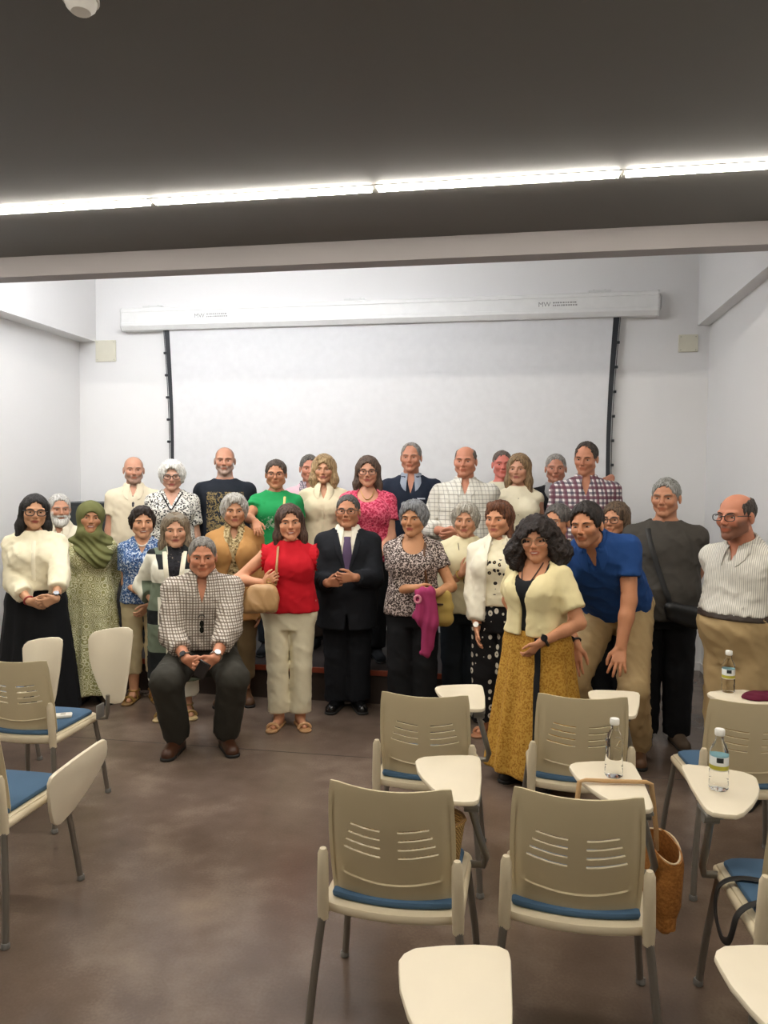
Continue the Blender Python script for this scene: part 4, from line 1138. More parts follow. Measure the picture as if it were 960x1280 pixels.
MB().add(V, Fc).build('bag_body', CORK, tg, True)
MB().tube([(.0565*math.cos(a), .137*math.sin(a), .402+.02*math.cos(2*a)) for a in np.linspace(0, 2*math.pi, 25)[:-1]], .004, 6, True).build('piping', plain('e0c9a6', .7), tg, True)
prop(tg, 'brown cork tote bag hanging from the chair tablet by a tan handle', 'bag')
def wl(p): return tg.matrix_world.inverted() @ Vector(p)
bpy.context.view_layer.update()
zt = .7092+.0105
h_w = [(.215, 2.60, .52), (.220, 2.628, .66), (.228, 2.648, zt-.004), (.25, 2.655, zt+.001), (.33, 2.663, zt), (.40, 2.672, zt), (.452, 2.678, zt), (.470, 2.682, zt-.008), (.478, 2.69, .66), (.492, 2.70, .55), (.497, 2.71, .47)]
MB().tube([tuple(wl(p)) for p in h_w], .0095, 8).build('handle', ROPE, tg, True)
# black strap dangling beside the right-hand chair
bs = MB(); K_ = np.array([(-.12, -.06, .486), (-.17, -.07, .487), (-.215, -.08, .476), (-.243, -.085, .45), (-.252, -.09, .41), (-.256, -.07, .355), (-.258, -.01, .325), (-.256, .06, .355), (-.252, .085, .41), (-.243, .085, .45), (-.212, .08, .476), (-.165, .07, .487), (-.12, .06, .486)])
t_ = np.linspace(0, 12, 49); pts = np.stack([np.interp(t_, range(13), K_[:, i]) for i in range(3)], 1)
for _ in range(3): pts[1:-1] = (pts[:-2]+2*pts[1:-1]+pts[2:])/4
o = bs.tube(pts, .012, 8, flat=.45).build('strap', plain('201e1d', .6), None, True); o.location = (CHH.location.x, CHH.location.y-.02, .002); o.rotation_euler.z = CHH.rotation_euler.z; prop(o, 'black strap looped over the side rail of the chair with left-hand tablet', 'strap')
o.name = 'bag_strap'
# ------------------------------------------------------------------ the group
def clasp(ax, ay, bx, by, fw, adir=(.9, -.25, -.3), bdir=(-.9, -.25, -.3), curl=.7):
    return (dict(px=(ax, ay, fw), dir=adir, thumb=(.1, -.3, 1), curl=curl), dict(px=(bx, by, fw+.02), dir=bdir, thumb=(-.1, -.3, 1), curl=curl))
BK = cloth('17181b', .2); JEAN = cloth('22282e', .25); NAVY = cloth('1b2230', .12); KHAKI = cloth('b39a70', .1); CREAM = cloth('e8dfc2', .06)
BEHIND = dict(loc=(-.07, .20, .80), hide=True, hint=(-.45, .9, 0)); BEHIND2 = dict(loc=(.07, .20, .80), hide=True, hint=(.45, .9, 0))
def lapel_piece(c, ease, mat, vtop=.30, vbot=.105, half=.07, wdt=.045, name='lapel'):
    T, H = c['T'], c['H']
    for s_ in (-1, 1):
        pr = torso_prim(T, H, c['sex'], c['ws'], c['belly'], ease, vbot, vtop, .6)
        fd = box_field([pr], .007, .02); fd.add(pr, .002)
        def keep(X, Y, Z):
            x, f, w_ = T.loc(X, Y, Z); w_ = w_/H; t = np.clip((w_-vbot)/(vtop-vbot), 0, 1)
            inner = half*t; outer = half*t+wdt*np.minimum(1.15*np.clip((w_-vbot)/.12, 0, 1), 1.0)*np.where(w_ > .262, np.clip(1-(w_-.262)/.03, .35, 1), 1)
            return np.maximum(np.maximum(inner-s_*x, s_*x-outer), -f)
        fd.cut(keep); sdf_obj(name, fd, mat, c['root'])
def tie_piece(c, field, mat, w0=.281, w1=.075):
    ws_ = np.linspace(w0, w1, 12); pts = [surf(c, field, 0., w_)+c['T'].R[:, 1]*.006 for w_ in ws_]
    r = np.interp(ws_, [w1, w1+.02, w1+.05, w0-.03, w0-.022, w0-.012, w0], [.004, .034, .046, .028, .022, .029, .026])
    return MB().tube(pts, r, 10, flat=.28).build('necktie', mat, c['root'], True)
def necklace(c, mat, drop=.03, r=.004, name='necklace', rx=.055):
    pts = []
    for k in range(17):
        x = -rx+2*rx*k/16; w_ = .300-(drop/c['H'])*(1-(x/rx)**2)
        pts.append(surf(c, 'skin', x, w_)+c['T'].R[:, 1]*(r+.001))
    P = np.array(pts)
    for _ in range(2): P[1:-1] = (P[:-2]+2*P[1:-1]+P[2:])/4
    return MB().tube(P, r, 6).build(name, mat, c['root'], True)
def placket(c, field, mat, w0, w1, x=0., wd=.014, name='placket'):
    ws_ = np.linspace(w0, w1, 14); return MB().tube([surf(c, field, x, w_) for w_ in ws_], wd, 8, flat=.25).build(name, mat, c['root'], True)

# ---- woman in cream blouse and black skirt
A, B = clasp(37, 752, 70, 750, .25)
p1 = person('woman with long black hair and glasses in cream blouse and black skirt', (43, 617), 4.92, sex='f', ws=1.02, turn=0, look=4, tilt=4, hair=('long', '26211f', '0c0a0a'), hth=.012,
            tone='c39270', brow='221a16', glasses=('17181c', .027, .021, .0032), A=A, B=B, lip='9c4a42',
            bottom=dict(kind='skirt', mat=BK, hem=.06, wide=.10, top=.10, folds=(11, .012, .08)),
            top=dict(mat=CREAM, name='blouse', sl=1.62, ease=.022, hem=.055, loose=.9, neck=('crew', 1.2), slw=.020, cuff='wide', wr=.006), feet=('shoe', BK))
placket(p1, 'blouse', cloth('f0e8cf'), .27, .10)
wristband(p1, -1, plain('a03a34', .5), 'bracelet', .93); wristband(p1, 1, plain('2a2625', .4), 'wristwatch', .93, plain('1b1b1d', .2))
# ---- bearded man behind
p2 = person('elderly man with full white beard behind the black-haired woman', (74, 617), 5.95, look=10, hair=('short', 'c9c6c0', '8d8984'), hth=.014, tone='b9866a', brow='8a8580', beard=('cfcac2', .95),
            top=dict(mat=cloth('d9cfb8'), sl=.6, neck=('v', 1.2, .10, .05), collar=cloth('d9cfb8')), bottom=dict(mat=BK, belt=None), feet=('shoe', plain('3b2c22')))
h = p2['h']; fd = Field(*[np.arange(h.o[i]-.16, h.o[i]+.16, .006) for i in range(3)])
for pr, k in ((ell(h, (0, .05, -.100), (.056, .048, .046)), .02), (rc(h.p(-.055, .02, -.06), h.p(0, .07, -.115), .026, .030), .02), (rc(h.p(.055, .02, -.06), h.p(0, .07, -.115), .026, .030), .02), (rc(h.p(-.03, .092, -.055), h.p(.03, .092, -.055), .009, .009), .01)): fd.add(pr, k)
fd.warp(lambda X, Y, Z: .003*wob(X, Y, Z*.5, 160., 1.)); fd.sub(ell(h, (0, .11, -.068), (.022, .03, .007)), .004)
sdf_obj('beard', fd, hairmat('dedad2', 'a8a49c', True), p2['root'])
# ---- woman in hijab and long green dress
p3 = person('smiling woman in olive hijab and long pale green patterned dress', (113, 628), 5.40, smile=1, sex='f', ws=.89, look=4, tilt=5, hair=None, hth=.014, tone='b98461', brow='2a1d16', lip='a2504a',
            A=dict(px=(86, 757, .06), curl=.45), B=dict(loc=(.14, .10, .80), hide=True, hint=(.2, 1, 0)),
            top=dict(mat=lace('a09d66', 'e4e0bd', 23.), name='dress', sl=1.9, ease=.018, hem=-.475, loose=.2, neck=('crew', 1.1), slw=.014, skirt=(.09, .07, .9), folds=(10, .014, .05), wr=.003, g=.0115), feet=('shoe', plain('4a3b2e')))
def hijab(c, mat):
    h, T, H = c['h'], c['T'], c['H']
    P = [(ell(h, (0, -.016, .034), (.094, .116, .100)), .02), (rc(h.p(0, -.02, .0), h.p(0, -.005, -.14), .095, .088), .04), (rc(h.p(-.04, .035, -.125), h.p(.04, .04, -.135), .055, .060), .03),
         (torso_prim(T, H, 'f', c['ws'], 0., .036, .115, .312, .5), .03)]
    P += [(rc(T.p(q*.03*H, 0, .288*H), T.p(q*.075*H, 0, .276*H), .035*H, .033*H), .04) for q in (-1, 1)]
    P += [(ell(T, (q*.045*H, .062*H, .193*H), (.060*H, .05*H, .055*H)), .05) for q in (-1, 1)]
    fd = box_field([p for p, _ in P], .008, .02)
    for p, k in P: fd.add(p, k)
    def wv(X, Y, Z):
        x, f, w_ = T.loc(X, Y, Z); low = np.clip((.315*H-w_)/.06, 0, 1)
        return low*.009*np.sin((w_+.75*x+.02*np.sin(x*22))*105.)*np.clip((f+.05)/.08, 0, 1)+.003*wob(X, Y, Z, 60., 3.)
    fd.warp(wv)
    def keep(X, Y, Z):
        x, f, w_ = T.loc(X, Y, Z)
        dg = np.maximum(.135*H+.95*np.maximum(.07-x, -.2)*1.0-w_, .15*H+1.6*np.maximum(x-.11, 0)-w_)
        return np.where(w_ > .30*H, -1., np.where(f > -.03, dg, .235*H-w_))
    fd.cut(keep)
    fd.sub(ell(h, (0, .110, -.034), (.057, .085, .084)), .006)
    return sdf_obj('hijab', fd, mat, c['root'])
hijab(p3, cloth('67683f', .1))
# ---- woman in blue print blouse
A, B = clasp(168, 737, 185, 757, .17, (.85, -.3, -.35), (-.55, -.35, -.6))
A['hint'] = (-.15, .5, -1); p4 = person('woman with short dark fringe in blue floral blouse, pearls and beige cropped trousers', (178, 632), 5.50, smile=1, sex='f', ws=.88, look=5, hair=('crop', '33261f', '140e0b'), hth=.012, tone='cf9a78', brow='3a2a20', A=A, B=B, lip='b0605a',
            hextra=[((-.03, .085, .06), (.035, .085, .055), .012, .012)],
            bottom=dict(mat=cloth('c9b993', .08), hem=.22, hemr=.062, kner=.06),
            top=dict(mat=floral('27395e', '4c6c9c', 'c6d0da', 52., .50, .64), name='blouse', sl=.62, ease=.020, hem=-.02, neck=('v', 1.25, .13, .065), loose=.8, slw=.018), feet=('sandal', plain('b59252', .35, .7), plain('8a6a3f', .5)))
necklace(p4, plain('efe6d8', .25), .045, .0062, rx=.062)
# ---- woman in block print jacket
p5 = person('woman with sunglasses on her hair in long block-print jacket with cream lapels', (219, 640), 5.18, sex='f', ws=1.04, look=0, hair=('long', '8f7f68', '4f4234'), hth=.016, tone='cc9a7c', brow='6a5744', lip='a3564f',
            A=dict(px=(194, 757, .07)), B={},
            bottom=dict(mat=cloth('e6e2d4', .05), hem=.16, hemr=.085, kner=.07),
            top=[dict(mat=floral('1a1a1c', '26252a', '8a8274', 30., .5, .75), name='blouse', sl=0., ease=.012, hem=.02, neck=('crew', 1.2), loose=.5),
                 dict(mat=blocks(13., 10.), name='jacket', sl=1.55, ease=.024, hem=-.34, neck=('crew', 1.2), loose=1., slw=.024, cuff='wide', open=[(-.36, -.035, .035), (.12, -.03, .03), (.30, -.05, .05)], wr=.004)], feet=('sandal', plain('a98e5c', .4, .5), plain('c3ab7c', .6)))
for q in (-1, 1): MB().tube([surf(p5, 'jacket', q*(.030+.030*max((w_-.12)/.18, 0)+.012), w_) for w_ in np.linspace(.285, -.30, 22)], .017, 8, flat=.25).build('lapel_band', cloth('ece6cf', .04), p5['root'], True)
def head_sunglasses(c, z=.075):
    h = c['h']; m = MB()
    for s_ in (-1, 1):
        m.add([tuple(h.p(s_*.034+.027*math.cos(a), .075+.004*math.sin(a), z+.018*math.sin(a)+k*.003)) for k in (0, 1) for a in np.linspace(0, 2*math.pi, 13)[:-1]], [tuple(range(12))[::-1], tuple(range(12, 24))]+[(i, (i+1) % 12, 12+(i+1) % 12, 12+i) for i in range(12)])
        m.tube([h.p(s_*.06, .070, z+.008), h.p(s_*.092, .02, z-.03), h.p(s_*.094, -.02, z-.05)], .003, 5)
    m.tube([h.p(-.012, .082, z+.004), h.p(.012, .082, z+.004)], .003, 5)
    m.build('sunglasses', plain('d9d2c6', .2, .3), c['root'], True)
head_sunglasses(p5, .105)
# ---- crouching man
p6 = person('crouching grey-haired man in checked shirt holding a phone', (253, 671), 4.68, look=0, ws=1.10, belly=.035, H=1.72, lean=10, tone='c08263', hair=('short', '8d877f', '4b4742'), brow='5a4a3e', fat=.004,
            pose=dict(hip=.60, hipy=.22, legs={-1: ((-.20, -.20, .50), (-.155, -.02, .085)), 1: ((.20, -.20, .50), (.155, -.02, .085))}),
            A=dict(px=(233, 824, .30), dir=(.8, -.35, -.5), thumb=(.2, -.3, 1), curl=.55), B=dict(px=(269, 823, .30), dir=(-.8, -.35, -.5), thumb=(-.2, -.3, 1), curl=.75),
            bottom=dict(mat=cloth('3a3832', .12), hem=.10, hemr=.085, kner=.085, ease=.016, top=.09), feet=('shoe', plain('4a2c1c', .35)),
            top=dict(mat=plaid('cfc6ba', '4a3a2e', '77695c', 56., 56., .30), sl=1.62, ease=.020, hem=.045, neck=('v', 1.25, .17, .05), loose=.9, slw=.024, collar=plaid('cfc6ba', '4a3a2e', '77695c', 56., 56., .30), wr=.006, buttons=(.19, .07, 4, plain('d8d2c6'), .0)))
wristband(p6, -1, plain('6d675f', .3, .8), 'wristwatch', .93, plain('2a2a2c', .2)); wristband(p6, 1, plain('b9b6b0', .25, .9), 'wristwatch', .93, plain('d9d6d0', .2))
def world(c, p): return c['Rz'] @ np.asarray(p)+c['rl']
ph = MB().box((-.036, -.005, -.070), (.036, .005, .070)).build('smartphone', plain('1b1a1a', .2), None, True, .004)
wp = world(p6, (p6['arms'][-1][1]+p6['arms'][1][1])/2+V3(.012, -.095, -.045)); ph.location = wp; ph.rotation_euler = (.5, .55, .2)
MB().box((-.033, -.0062, -.064), (.033, -.005, .064)).build('screen', plain('2c2a2c', .1), ph); prop(ph, 'dark smartphone in the hands of the crouching man', 'phone')
sg = empty('sunglasses', world(p6, surf(p6, 'shirt', 0., .155)+p6['T'].R[:, 1]*.012)); sg.rotation_euler.z = p6['th']
for s_ in (-1, 1):
    q = MB(); q.add([(.014*math.cos(a), k*.003, .022*math.sin(a)+s_*.020-.03) for k in (0, 1) for a in np.linspace(0, 2*math.pi, 13)[:-1]], [tuple(range(12))[::-1], tuple(range(12, 24))]+[(i, (i+1) % 12, 12+(i+1) % 12, 12+i) for i in range(12)])
    q.build('lens', plain('10140f', .1), sg, True)
MB().tube([(-.02, .0, .03), (-.012, .004, .045), (.012, .004, .045), (.02, .0, .03)], .0035, 6).build('temple', plain('191b19', .3), sg, True); prop(sg, 'dark sunglasses hanging from the open collar of a checked shirt', 'sunglasses')
# ---- woman in tan jacket
PRN = floral('3a2d1c', '8f7a52', 'b9a880', 34., .48, .62)
p7 = person('woman with short silver hair in tan suede jacket over animal-print blouse', (293, 616), 5.57, sex='f', ws=1.06, look=2, hair=('crop', 'c4c0b8', '7d7870'), hth=.022, tone='bd8a68', brow='6b5a4c', lip='a55a50',
            bottom=dict(mat=cloth('7d6a4c', .1), hem=.20, hemr=.075, kner=.068),
            top=[dict(mat=PRN, name='blouse', sl=0., ease=.014, hem=.0, neck=('v', 1.25, .10, .05), collar=PRN, loose=.7),
                 dict(mat=cloth('b3854f', .1), name='jacket', sl=1.7, ease=.026, hem=-.12, neck=('crew', 1.35), loose=1., slw=.020, open=[(-.15, -.06, .06), (.10, -.05, .05), (.17, -.008, .008), (.30, -.07, .07)])], feet=('shoe', plain('5a3c24', .5)))
# ---- woman in red
p8 = person('woman in red frilled top and cream trousers with a beige shoulder bag', (362, 629), 5.10, smile=1, sex='f', ws=1.07, look=4, tilt=-3, hair=('long', '5a4236', '2a1c16'), hth=.016, tone='cf9573', brow='3a2a20', lip='b5524c',
            A=dict(px=(330, 729, .19), dir=(.75, -.35, .5), thumb=(.3, -.2, 1), curl=.9, hint=(-1, .3, -.4)), B=dict(loc=(.06, .17, .88), hide=True, hint=(.1, 1, -.2)),
            bottom=dict(mat=CREAM, hem=.105, hemr=.078, kner=.064, top=.06), feet=('mule', plain('c79b70', .5), plain('b58b60', .5)),
            top=dict(mat=cloth('c01524', .08), name='blouse', sl=0., ease=.017, hem=-.005, neck=('crew', 1.28), loose=.75, wr=.004))
for q in (-1, 1):                          # ruffles over the shoulders
    T, H = p8['T'], p8['H']; V = []; n = 30
    for k in range(n):
        t = k/(n-1); a = math.pi*(-.42+1.0*t)
        c0 = p8['sh'][q]+V3(-q*.012, 0, -.030); rr = .086; out = .052+.008*math.sin(k*2.1)
        base = c0+V3(0, -math.cos(a)*rr, math.sin(a)*rr*.9); tip = base+V3(q*out, -math.cos(a)*.012+.005*math.sin(k*1.9), math.sin(a)*.014+.006*math.cos(k*2.1))
        V += [base, tip]
    Fc = [(2*k, 2*k+1, 2*k+3, 2*k+2) for k in range(n-1)]; b0 = len(V); V += [v+V3(0, .0, -.004) for v in V]; Fc += [tuple(i+b0 for i in f)[::-1] for f in Fc]
    MB().add(V, Fc).build('ruffle', cloth('c01524', .08), p8['root'], True)
# ---- man in dark suit
SUIT = cloth('191b20', .12)
p9 = person('man in dark navy suit and purple tie standing in the middle', (435, 618), 5.58, ws=1.10, belly=.05, look=-8, nod=-6, hair=('short', '5c5854', '2a2826'), hth=.010, tone='b87f5f', brow='3a322c', fat=.004, glasses=('35322f', .027, .017, .0024),
            A=dict(px=(409, 729, .30), dir=(.9, -.3, .15), thumb=(0, -.2, 1), curl=1.0, hint=(-.15, .9, -.5)), B=dict(px=(443, 722, .30), dir=(-.9, -.3, .0), thumb=(0, -.2, 1), curl=.8),
            bottom=dict(mat=SUIT, hem=.075, hemr=.098, kner=.08, ease=.014), feet=('shoe', plain('111112', .18)),
            top=[dict(mat=cloth('ebe4d2', .04), sl=0., ease=.012, hem=.02, neck=('crew', 1.1), collar=cloth('f0ead9', .03), loose=.6, wr=.002),
                 dict(mat=SUIT, name='jacket', sl=1.88, ease=.030, hem=-.135, neck=('crew', 1.35), loose=1., slw=.022, open=[(-.16, -.02, .02), (-.05, -.004, .004), (.085, -.0015, .0015), (.10, -.004, .004), (.30, -.068, .068)], wr=.003)])
tie_piece(p9, 'shirt', cloth('5b4a66', .1)); lapel_piece(p9, .037, cloth('1d1f25', .1), half=.07)
# ---- woman in dark floral top
A, B = clasp(520, 735, 546, 741, .22, (.85, -.3, -.3), (-.8, -.3, -.25), .6)
p10 = person('woman with short grey hair in dark speckled floral top holding a pink garment', (517, 624), 5.30, sex='f', ws=1.03, look=-18, hair=('crop', '8f9093', '4c4d50'), hth=.020, tone='bd8862', brow='4a3b30', lip='ad4f4c', A=A, B=B,
             bottom=dict(mat=BK, hem=.06, hemr=.10, kner=.085), feet=('shoe', BK),
             top=dict(mat=floral('221d1c', '544743', 'cbbdb6', 66., .50, .62), name='blouse', sl=.50, ease=.018, hem=-.03, neck=('scoop', 1.2, .078, .085), loose=.8, slw=.016))
strap_line(p10, [surf(p10, 'blouse', .085, .285), surf(p10, 'blouse', .075, .24), surf(p10, 'blouse', .085, .18), surf(p10, 'blouse', .10, .10), surf(p10, 'blouse', .115, .04)], plain('5a3a22', .6), 'bag_strap', .009)
# ---- woman in cream sweater
p11 = person('woman with short pale grey hair in cream sweater and dark jeans, hand on chest', (582, 627), 5.58, sex='f', ws=1.02, look=-6, hair=('crop', 'bdb7aa', '7c766a'), hth=.020, tone='c48f6f', brow='6b5a4a', lip='b05f56',
             A=dict(px=(578, 716, .20), dir=(.6, -.15, .75), thumb=(-.5, -.1, .8), curl=.35, hint=(-.35, .4, -1)), B={},
             bottom=dict(mat=JEAN, hem=.07, hemr=.075, kner=.075), feet=('shoe', plain('ddd8cc', .6)),
             top=dict(mat=cloth('e6dbb4', .05), name='sweater', sl=(1.62, 1.6), ease=.022, hem=-.035, neck=('crew', 1.32), loose=.9, slw=.016, wr=.004))
wristband(p11, -1, plain('b9a05a', .3, .8), 'bracelet', .86)
cordp = [surf(p11, 'sweater', q*.05*t_, .285-.19*(1-t_)) for q, t_ in ((-1, 1), (-1, .6), (-1, .3), (-1, 0), (1, .3), (1, .6), (1, 1))]
strap_line(p11, cordp, plain('4a3b2e', .6), 'eyeglass_cord', .0028, 1.)
# ---- woman in white jacket
WHJ = cloth('ebe4cf', .05)
p12 = person('woman with auburn hair in white jacket, flowered tee and black patterned trousers', (624, 625), 5.24, sex='f', ws=1.04, turn=-6, look=-24, hair=('crop', '7a4f37', '3c2418'), hth=.014, tone='c98e6b', brow='5a4232', lip='b3625a',
             hextra=[((.05, -.03, -.02), (.07, -.02, -.13), .035, .03)], A=dict(px=(596, 785, .10)), B={},
             bottom=dict(mat=dots('1b1a1c', 'd9d3c4', 22., .34), hem=.09, hemr=.095, kner=.085, top=.08), feet=('sandal', plain('c98f6a', .5), plain('b07a58', .5)),
             top=[dict(mat=flower_tee('e7dec0', .98, 1.22, -.10, .11), name='tee', sl=0., ease=.014, hem=.03, neck=('crew', 1.25), loose=.7),
                  dict(mat=WHJ, name='jacket', sl=1.75, ease=.028, hem=-.03, neck=('crew', 1.3), loose=1., slw=.020, collar=WHJ, open=[(-.05, -.075, .12), (.2, -.06, .10), (.30, -.05, .06)])])
wristband(p12, -1, plain('8c8880', .25, .9), 'wristwatch', .93, plain('e6e3da', .2))
# ---- woman with curly hair and mustard skirt
p13 = person('woman with big dark curly hair in pale yellow cardigan and mustard skirt', (672, 643), 4.42, smile=1, sex='f', ws=1.06, turn=-34, look=-12, tilt=-4, hair=('curly', '2e211c', '0d0908'), hth=.028, tone='c58a67', brow='2a1d18', lip='b04a48', glasses=('8a6f54', .027, .021, .0018),
             A=dict(loc=(-.16, .13, .82), hint=(-1, .4, 0)), B=dict(px=(676, 803, .16), dir=(-.55, -.25, -.75), thumb=(-.3, -.9, .2), curl=.45, hint=(1, .5, -.2)),
             bottom=dict(kind='skirt', mat=floral('7c5517', 'a8782a', 'c09440', 60., .42, .58), hem=.075, wide=.12, top=.09, folds=(9, .012, .06)), feet=('shoe', plain('151414', .4)),
             top=[dict(mat=BK, name='camisole', sl=0., ease=.010, hem=.05, neck=('scoop', 1.5, .09, .085), loose=.4, wr=.0),
                  dict(mat=cloth('e4d6a6', .06), name='cardigan', sl=.72, ease=.020, hem=.035, neck=('scoop', 1.5, .105, .06), loose=.8, slw=.020, open=[(.0, -.022, .018), (.17, -.02, .016), (.30, -.10, .09)], wr=.004)])
necklace(p13, plain('3a2418', .6), .13, .0035, rx=.065)
wristband(p13, 1, plain('161616', .4), 'wristwatch', .88, plain('141416', .15), .009)
pts = [surf(p13, 'skirt', .085+.03*t_, .06-.40*t_)+V3(0, -.001, 0) for t_ in np.linspace(0, 1, 12)]
MB().tube(pts, .022, 8, flat=.25).build('skirt_panel', BK, p13['root'], True)
# ---- woman behind, beige stripes
p14 = person('woman with tied grey hair and striped beige top behind the curly-haired woman', (697, 629), 5.46, sex='f', ws=.92, look=-30, hair=('tied', '6a6460', '33302e'), hth=.014, tone='bf8663', brow='4a3d33', glasses=('6b5a4c', .026, .018, .0018),
             bottom=dict(mat=cloth('8d877a', .1), hem=.07, hemr=.08), feet=('shoe', BK), top=dict(mat=hstripe('efe8d0', '9c8a5e', 11.5, .5), sl=1.2, ease=.020, hem=-.06, neck=('crew', 1.3), loose=.9, slw=.02))
# ---- man in blue polo bending down
POLO = cloth('1f437c', .12)
p15 = person('young dark-haired man in blue polo bending with hands on his knees', (734, 626), 4.62, ws=1.02, H=1.80, lean=36, side=-12, turn=-16, look=-22, nod=2, tilt=-4, hair=('short', '2b211c', '0e0a08'), hth=.024, tone='c48763', brow='1c130f', beard=('4a3328', .38),
             pose=dict(hip=.80, hipy=.10, legs={-1: ((-.20, -.16, .51), (-.16, .12, .085)), 1: ((.16, -.20, .51), (.14, .08, .085))}),
             A=dict(px=(720, 806, .02), dir=(.12, -.35, -.9), thumb=(.9, -.3, .1), curl=.12, hint=(-1, .6, 0)), B=dict(px=(775, 826, .10), dir=(.0, -.55, -.8), thumb=(-1, -.2, .1), curl=.22, spread=.3, hint=(1, .6, 0)),
             bottom=dict(mat=KHAKI, hem=.10, hemr=.085, kner=.074, ease=.016, top=.05, wr=.007), feet=('shoe', plain('6b4a32', .5)),
             top=dict(mat=POLO, sl=.56, ease=.024, hem=.005, neck=('v', 1.2, .14, .045), loose=.85, slw=.018, collar=POLO, wr=.005))
wristband(p15, -1, plain('171515', .5), 'wristwatch', .92, plain('1c1c1e', .2))
# ---- woman behind, black and white stripes
p16 = person('woman with shoulder-length brown hair and glasses in black and white striped knit', (770, 626), 5.60, sex='f', ws=.92, look=-26, A=dict(loc=(-.14, -.12, .80), hint=(0, .2, -1)), B=dict(loc=(.14, -.12, .80), hint=(0, .2, -1)), hair=('bob', '6f5a46', '38291e'), hth=.014, tone='c28a68', brow='5a4638', glasses=('2a2422', .027, .020, .0026),
             bottom=dict(mat=BK, hem=.07, hemr=.09), feet=('shoe', BK), top=dict(mat=hstripe('1c1b1d', 'e6dfcc', 14., .42), name='sweater', sl=1.75, ease=.020, hem=-.06, neck=('scoop', 1.4, .09, .05), loose=.9, slw=.02))
# ---- man in grey t-shirt
p17 = person('tall grey-haired man in charcoal tee with black crossbody bag', (833, 597), 5.26, ws=1.08, belly=.045, look=-14, hair=('short', '9c9b98', '57564f'), hth=.013, tone='b07a5c', brow='6b6259', A=dict(loc=(-.235, .02, .82), hide=True), B=dict(BEHIND2, loc=(.12, .17, .88)),
             bottom=dict(mat=BK, hem=.06, hemr=.085, kner=.082, ease=.014), feet=('shoe', plain('5d4c3c', .7), plain('3b332b', .7)), stance=.10,
             top=dict(mat=cloth('433f3a', .1), name='tee', sl=.62, ease=.020, hem=-.05, neck=('crew', 1.2), loose=.85, slw=.022, wr=.005))
# ---- man in pinstripe shirt
PIN = vstripe('d6d2c8', 'a9a69e', 95., .4)
p18 = person('balding bearded man with glasses in striped pale shirt and khaki trousers', (921, 616), 4.38, ws=1.06, belly=.07, turn=-34, nf=.06, look=-36, hair=('fringe', '4a413a', '231e1a'), hth=.008, tone='bb7b60', brow='33271f', beard=('3a2c24', .6), glasses=('202124', .026, .017, .0024), A=dict(BEHIND, loc=(-.10, .20, .86)), B=dict(loc=(.24, .14, .84), hide=True, hint=(1, .5, 0)),
             bottom=dict(mat=KHAKI, hem=.07, hemr=.095, kner=.085, ease=.018, belt=plain('33261c', .45), wr=.006), feet=('shoe', plain('4a3526', .5)),
             top=dict(mat=PIN, sl=1.9, ease=.016, hem=.088, neck=('v', 1.2, .10, .04), loose=.8, slw=.020, collar=PIN, wr=.006))

# ================================================================== back row, on the stage
SB = SH
p19 = person('bald man in cream polo standing on the stage', (167, 571), 6.42, SB, ws=1.04, belly=.02, look=2, hair=None, hth=0, scalp=('8d7c70', .35), tone='bd8a70', brow='6b5b50', beard=('8c8078', .5),
             top=dict(mat=cloth('d8cbb0', .06), sl=.55, ease=.018, hem=-.03, neck=('v', 1.15, .10, .035), collar=cloth('d8cbb0', .06), slw=.020), bottom=dict(mat=cloth('3b3a3c')), feet=('shoe', BK))
strap_line(p19, [surf(p19, 'shirt', .0, .262), surf(p19, 'shirt', .002, .22), surf(p19, 'shirt', .002, .17)], plaid('6b6468', '2e2a30', '2e2a30', 60., 60., .4), 'polo_placket', .012)
p20 = person('white-haired woman with dark glasses in black and white floral top', (215, 574), 6.10, SB, sex='f', ws=1.08, look=-2, hair=('crop', 'e6e3dc', 'a9a59d'), hth=.030, tone='c1937b', brow='9a8f86', glasses=('3a2d28', .027, .018, .0030), lip='a0524c',
             top=dict(mat=floral('161617', '1f1f20', 'dcd8cf', 46., .3, .55), name='blouse', sl=.7, ease=.020, hem=-.05, neck=('v', 1.3, .15, .08), slw=.02), bottom=dict(mat=BK), feet=('shoe', BK))
for q in (-1, 1): MB().tube([surf(p20, 'blouse', q*(.004+.080*t_), .212+.085*t_) for t_ in np.linspace(0, .95, 9)], .012, 8, flat=.3).build('neck_trim', cloth('1d1d1f'), p20['root'], True)
p21 = person('man with cropped hair and grey goatee in dark printed tee', (281, 559), 6.40, SB, ws=1.12, belly=.02, look=-4, hair=None, hth=0, scalp=('6d645d', .55), tone='b9846a', brow='4a3f38', beard=('a39b93', .6),
             top=dict(mat=graphic_tee('1d2129', 'a08a5c', '5e5238', -.15, .17, 1.0, 1.36, 42., .5), name='tee', sl=.62, ease=.020, hem=-.04, neck=('crew', 1.15), slw=.022), bottom=dict(mat=BK), feet=('shoe', BK))
p22 = person('woman with tied-back hair and glasses in bright green tee', (345, 574), 6.12, SB, sex='f', ws=1.08, look=-4, hair=('tied', '55483f', '2a221d'), hth=.010, tone='b8805f', brow='3a2c24', glasses=('5a4036', .026, .018, .0020), fat=.003,
             A=dict(px=(319, 652, .50), dir=(.25, -.75, -.6), thumb=(1, -.1, .2), curl=.35, hint=(-1, .3, -.6)),
             top=dict(mat=graphic_tee('1f8a4c', 'c9d6c8', '6f9a7c', -.12, .10, 1.06, 1.17, 16., .56), name='tee', sl=.5, ease=.018, hem=-.04, neck=('crew', 1.3), slw=.020), bottom=dict(mat=JEAN), feet=('shoe', BK))
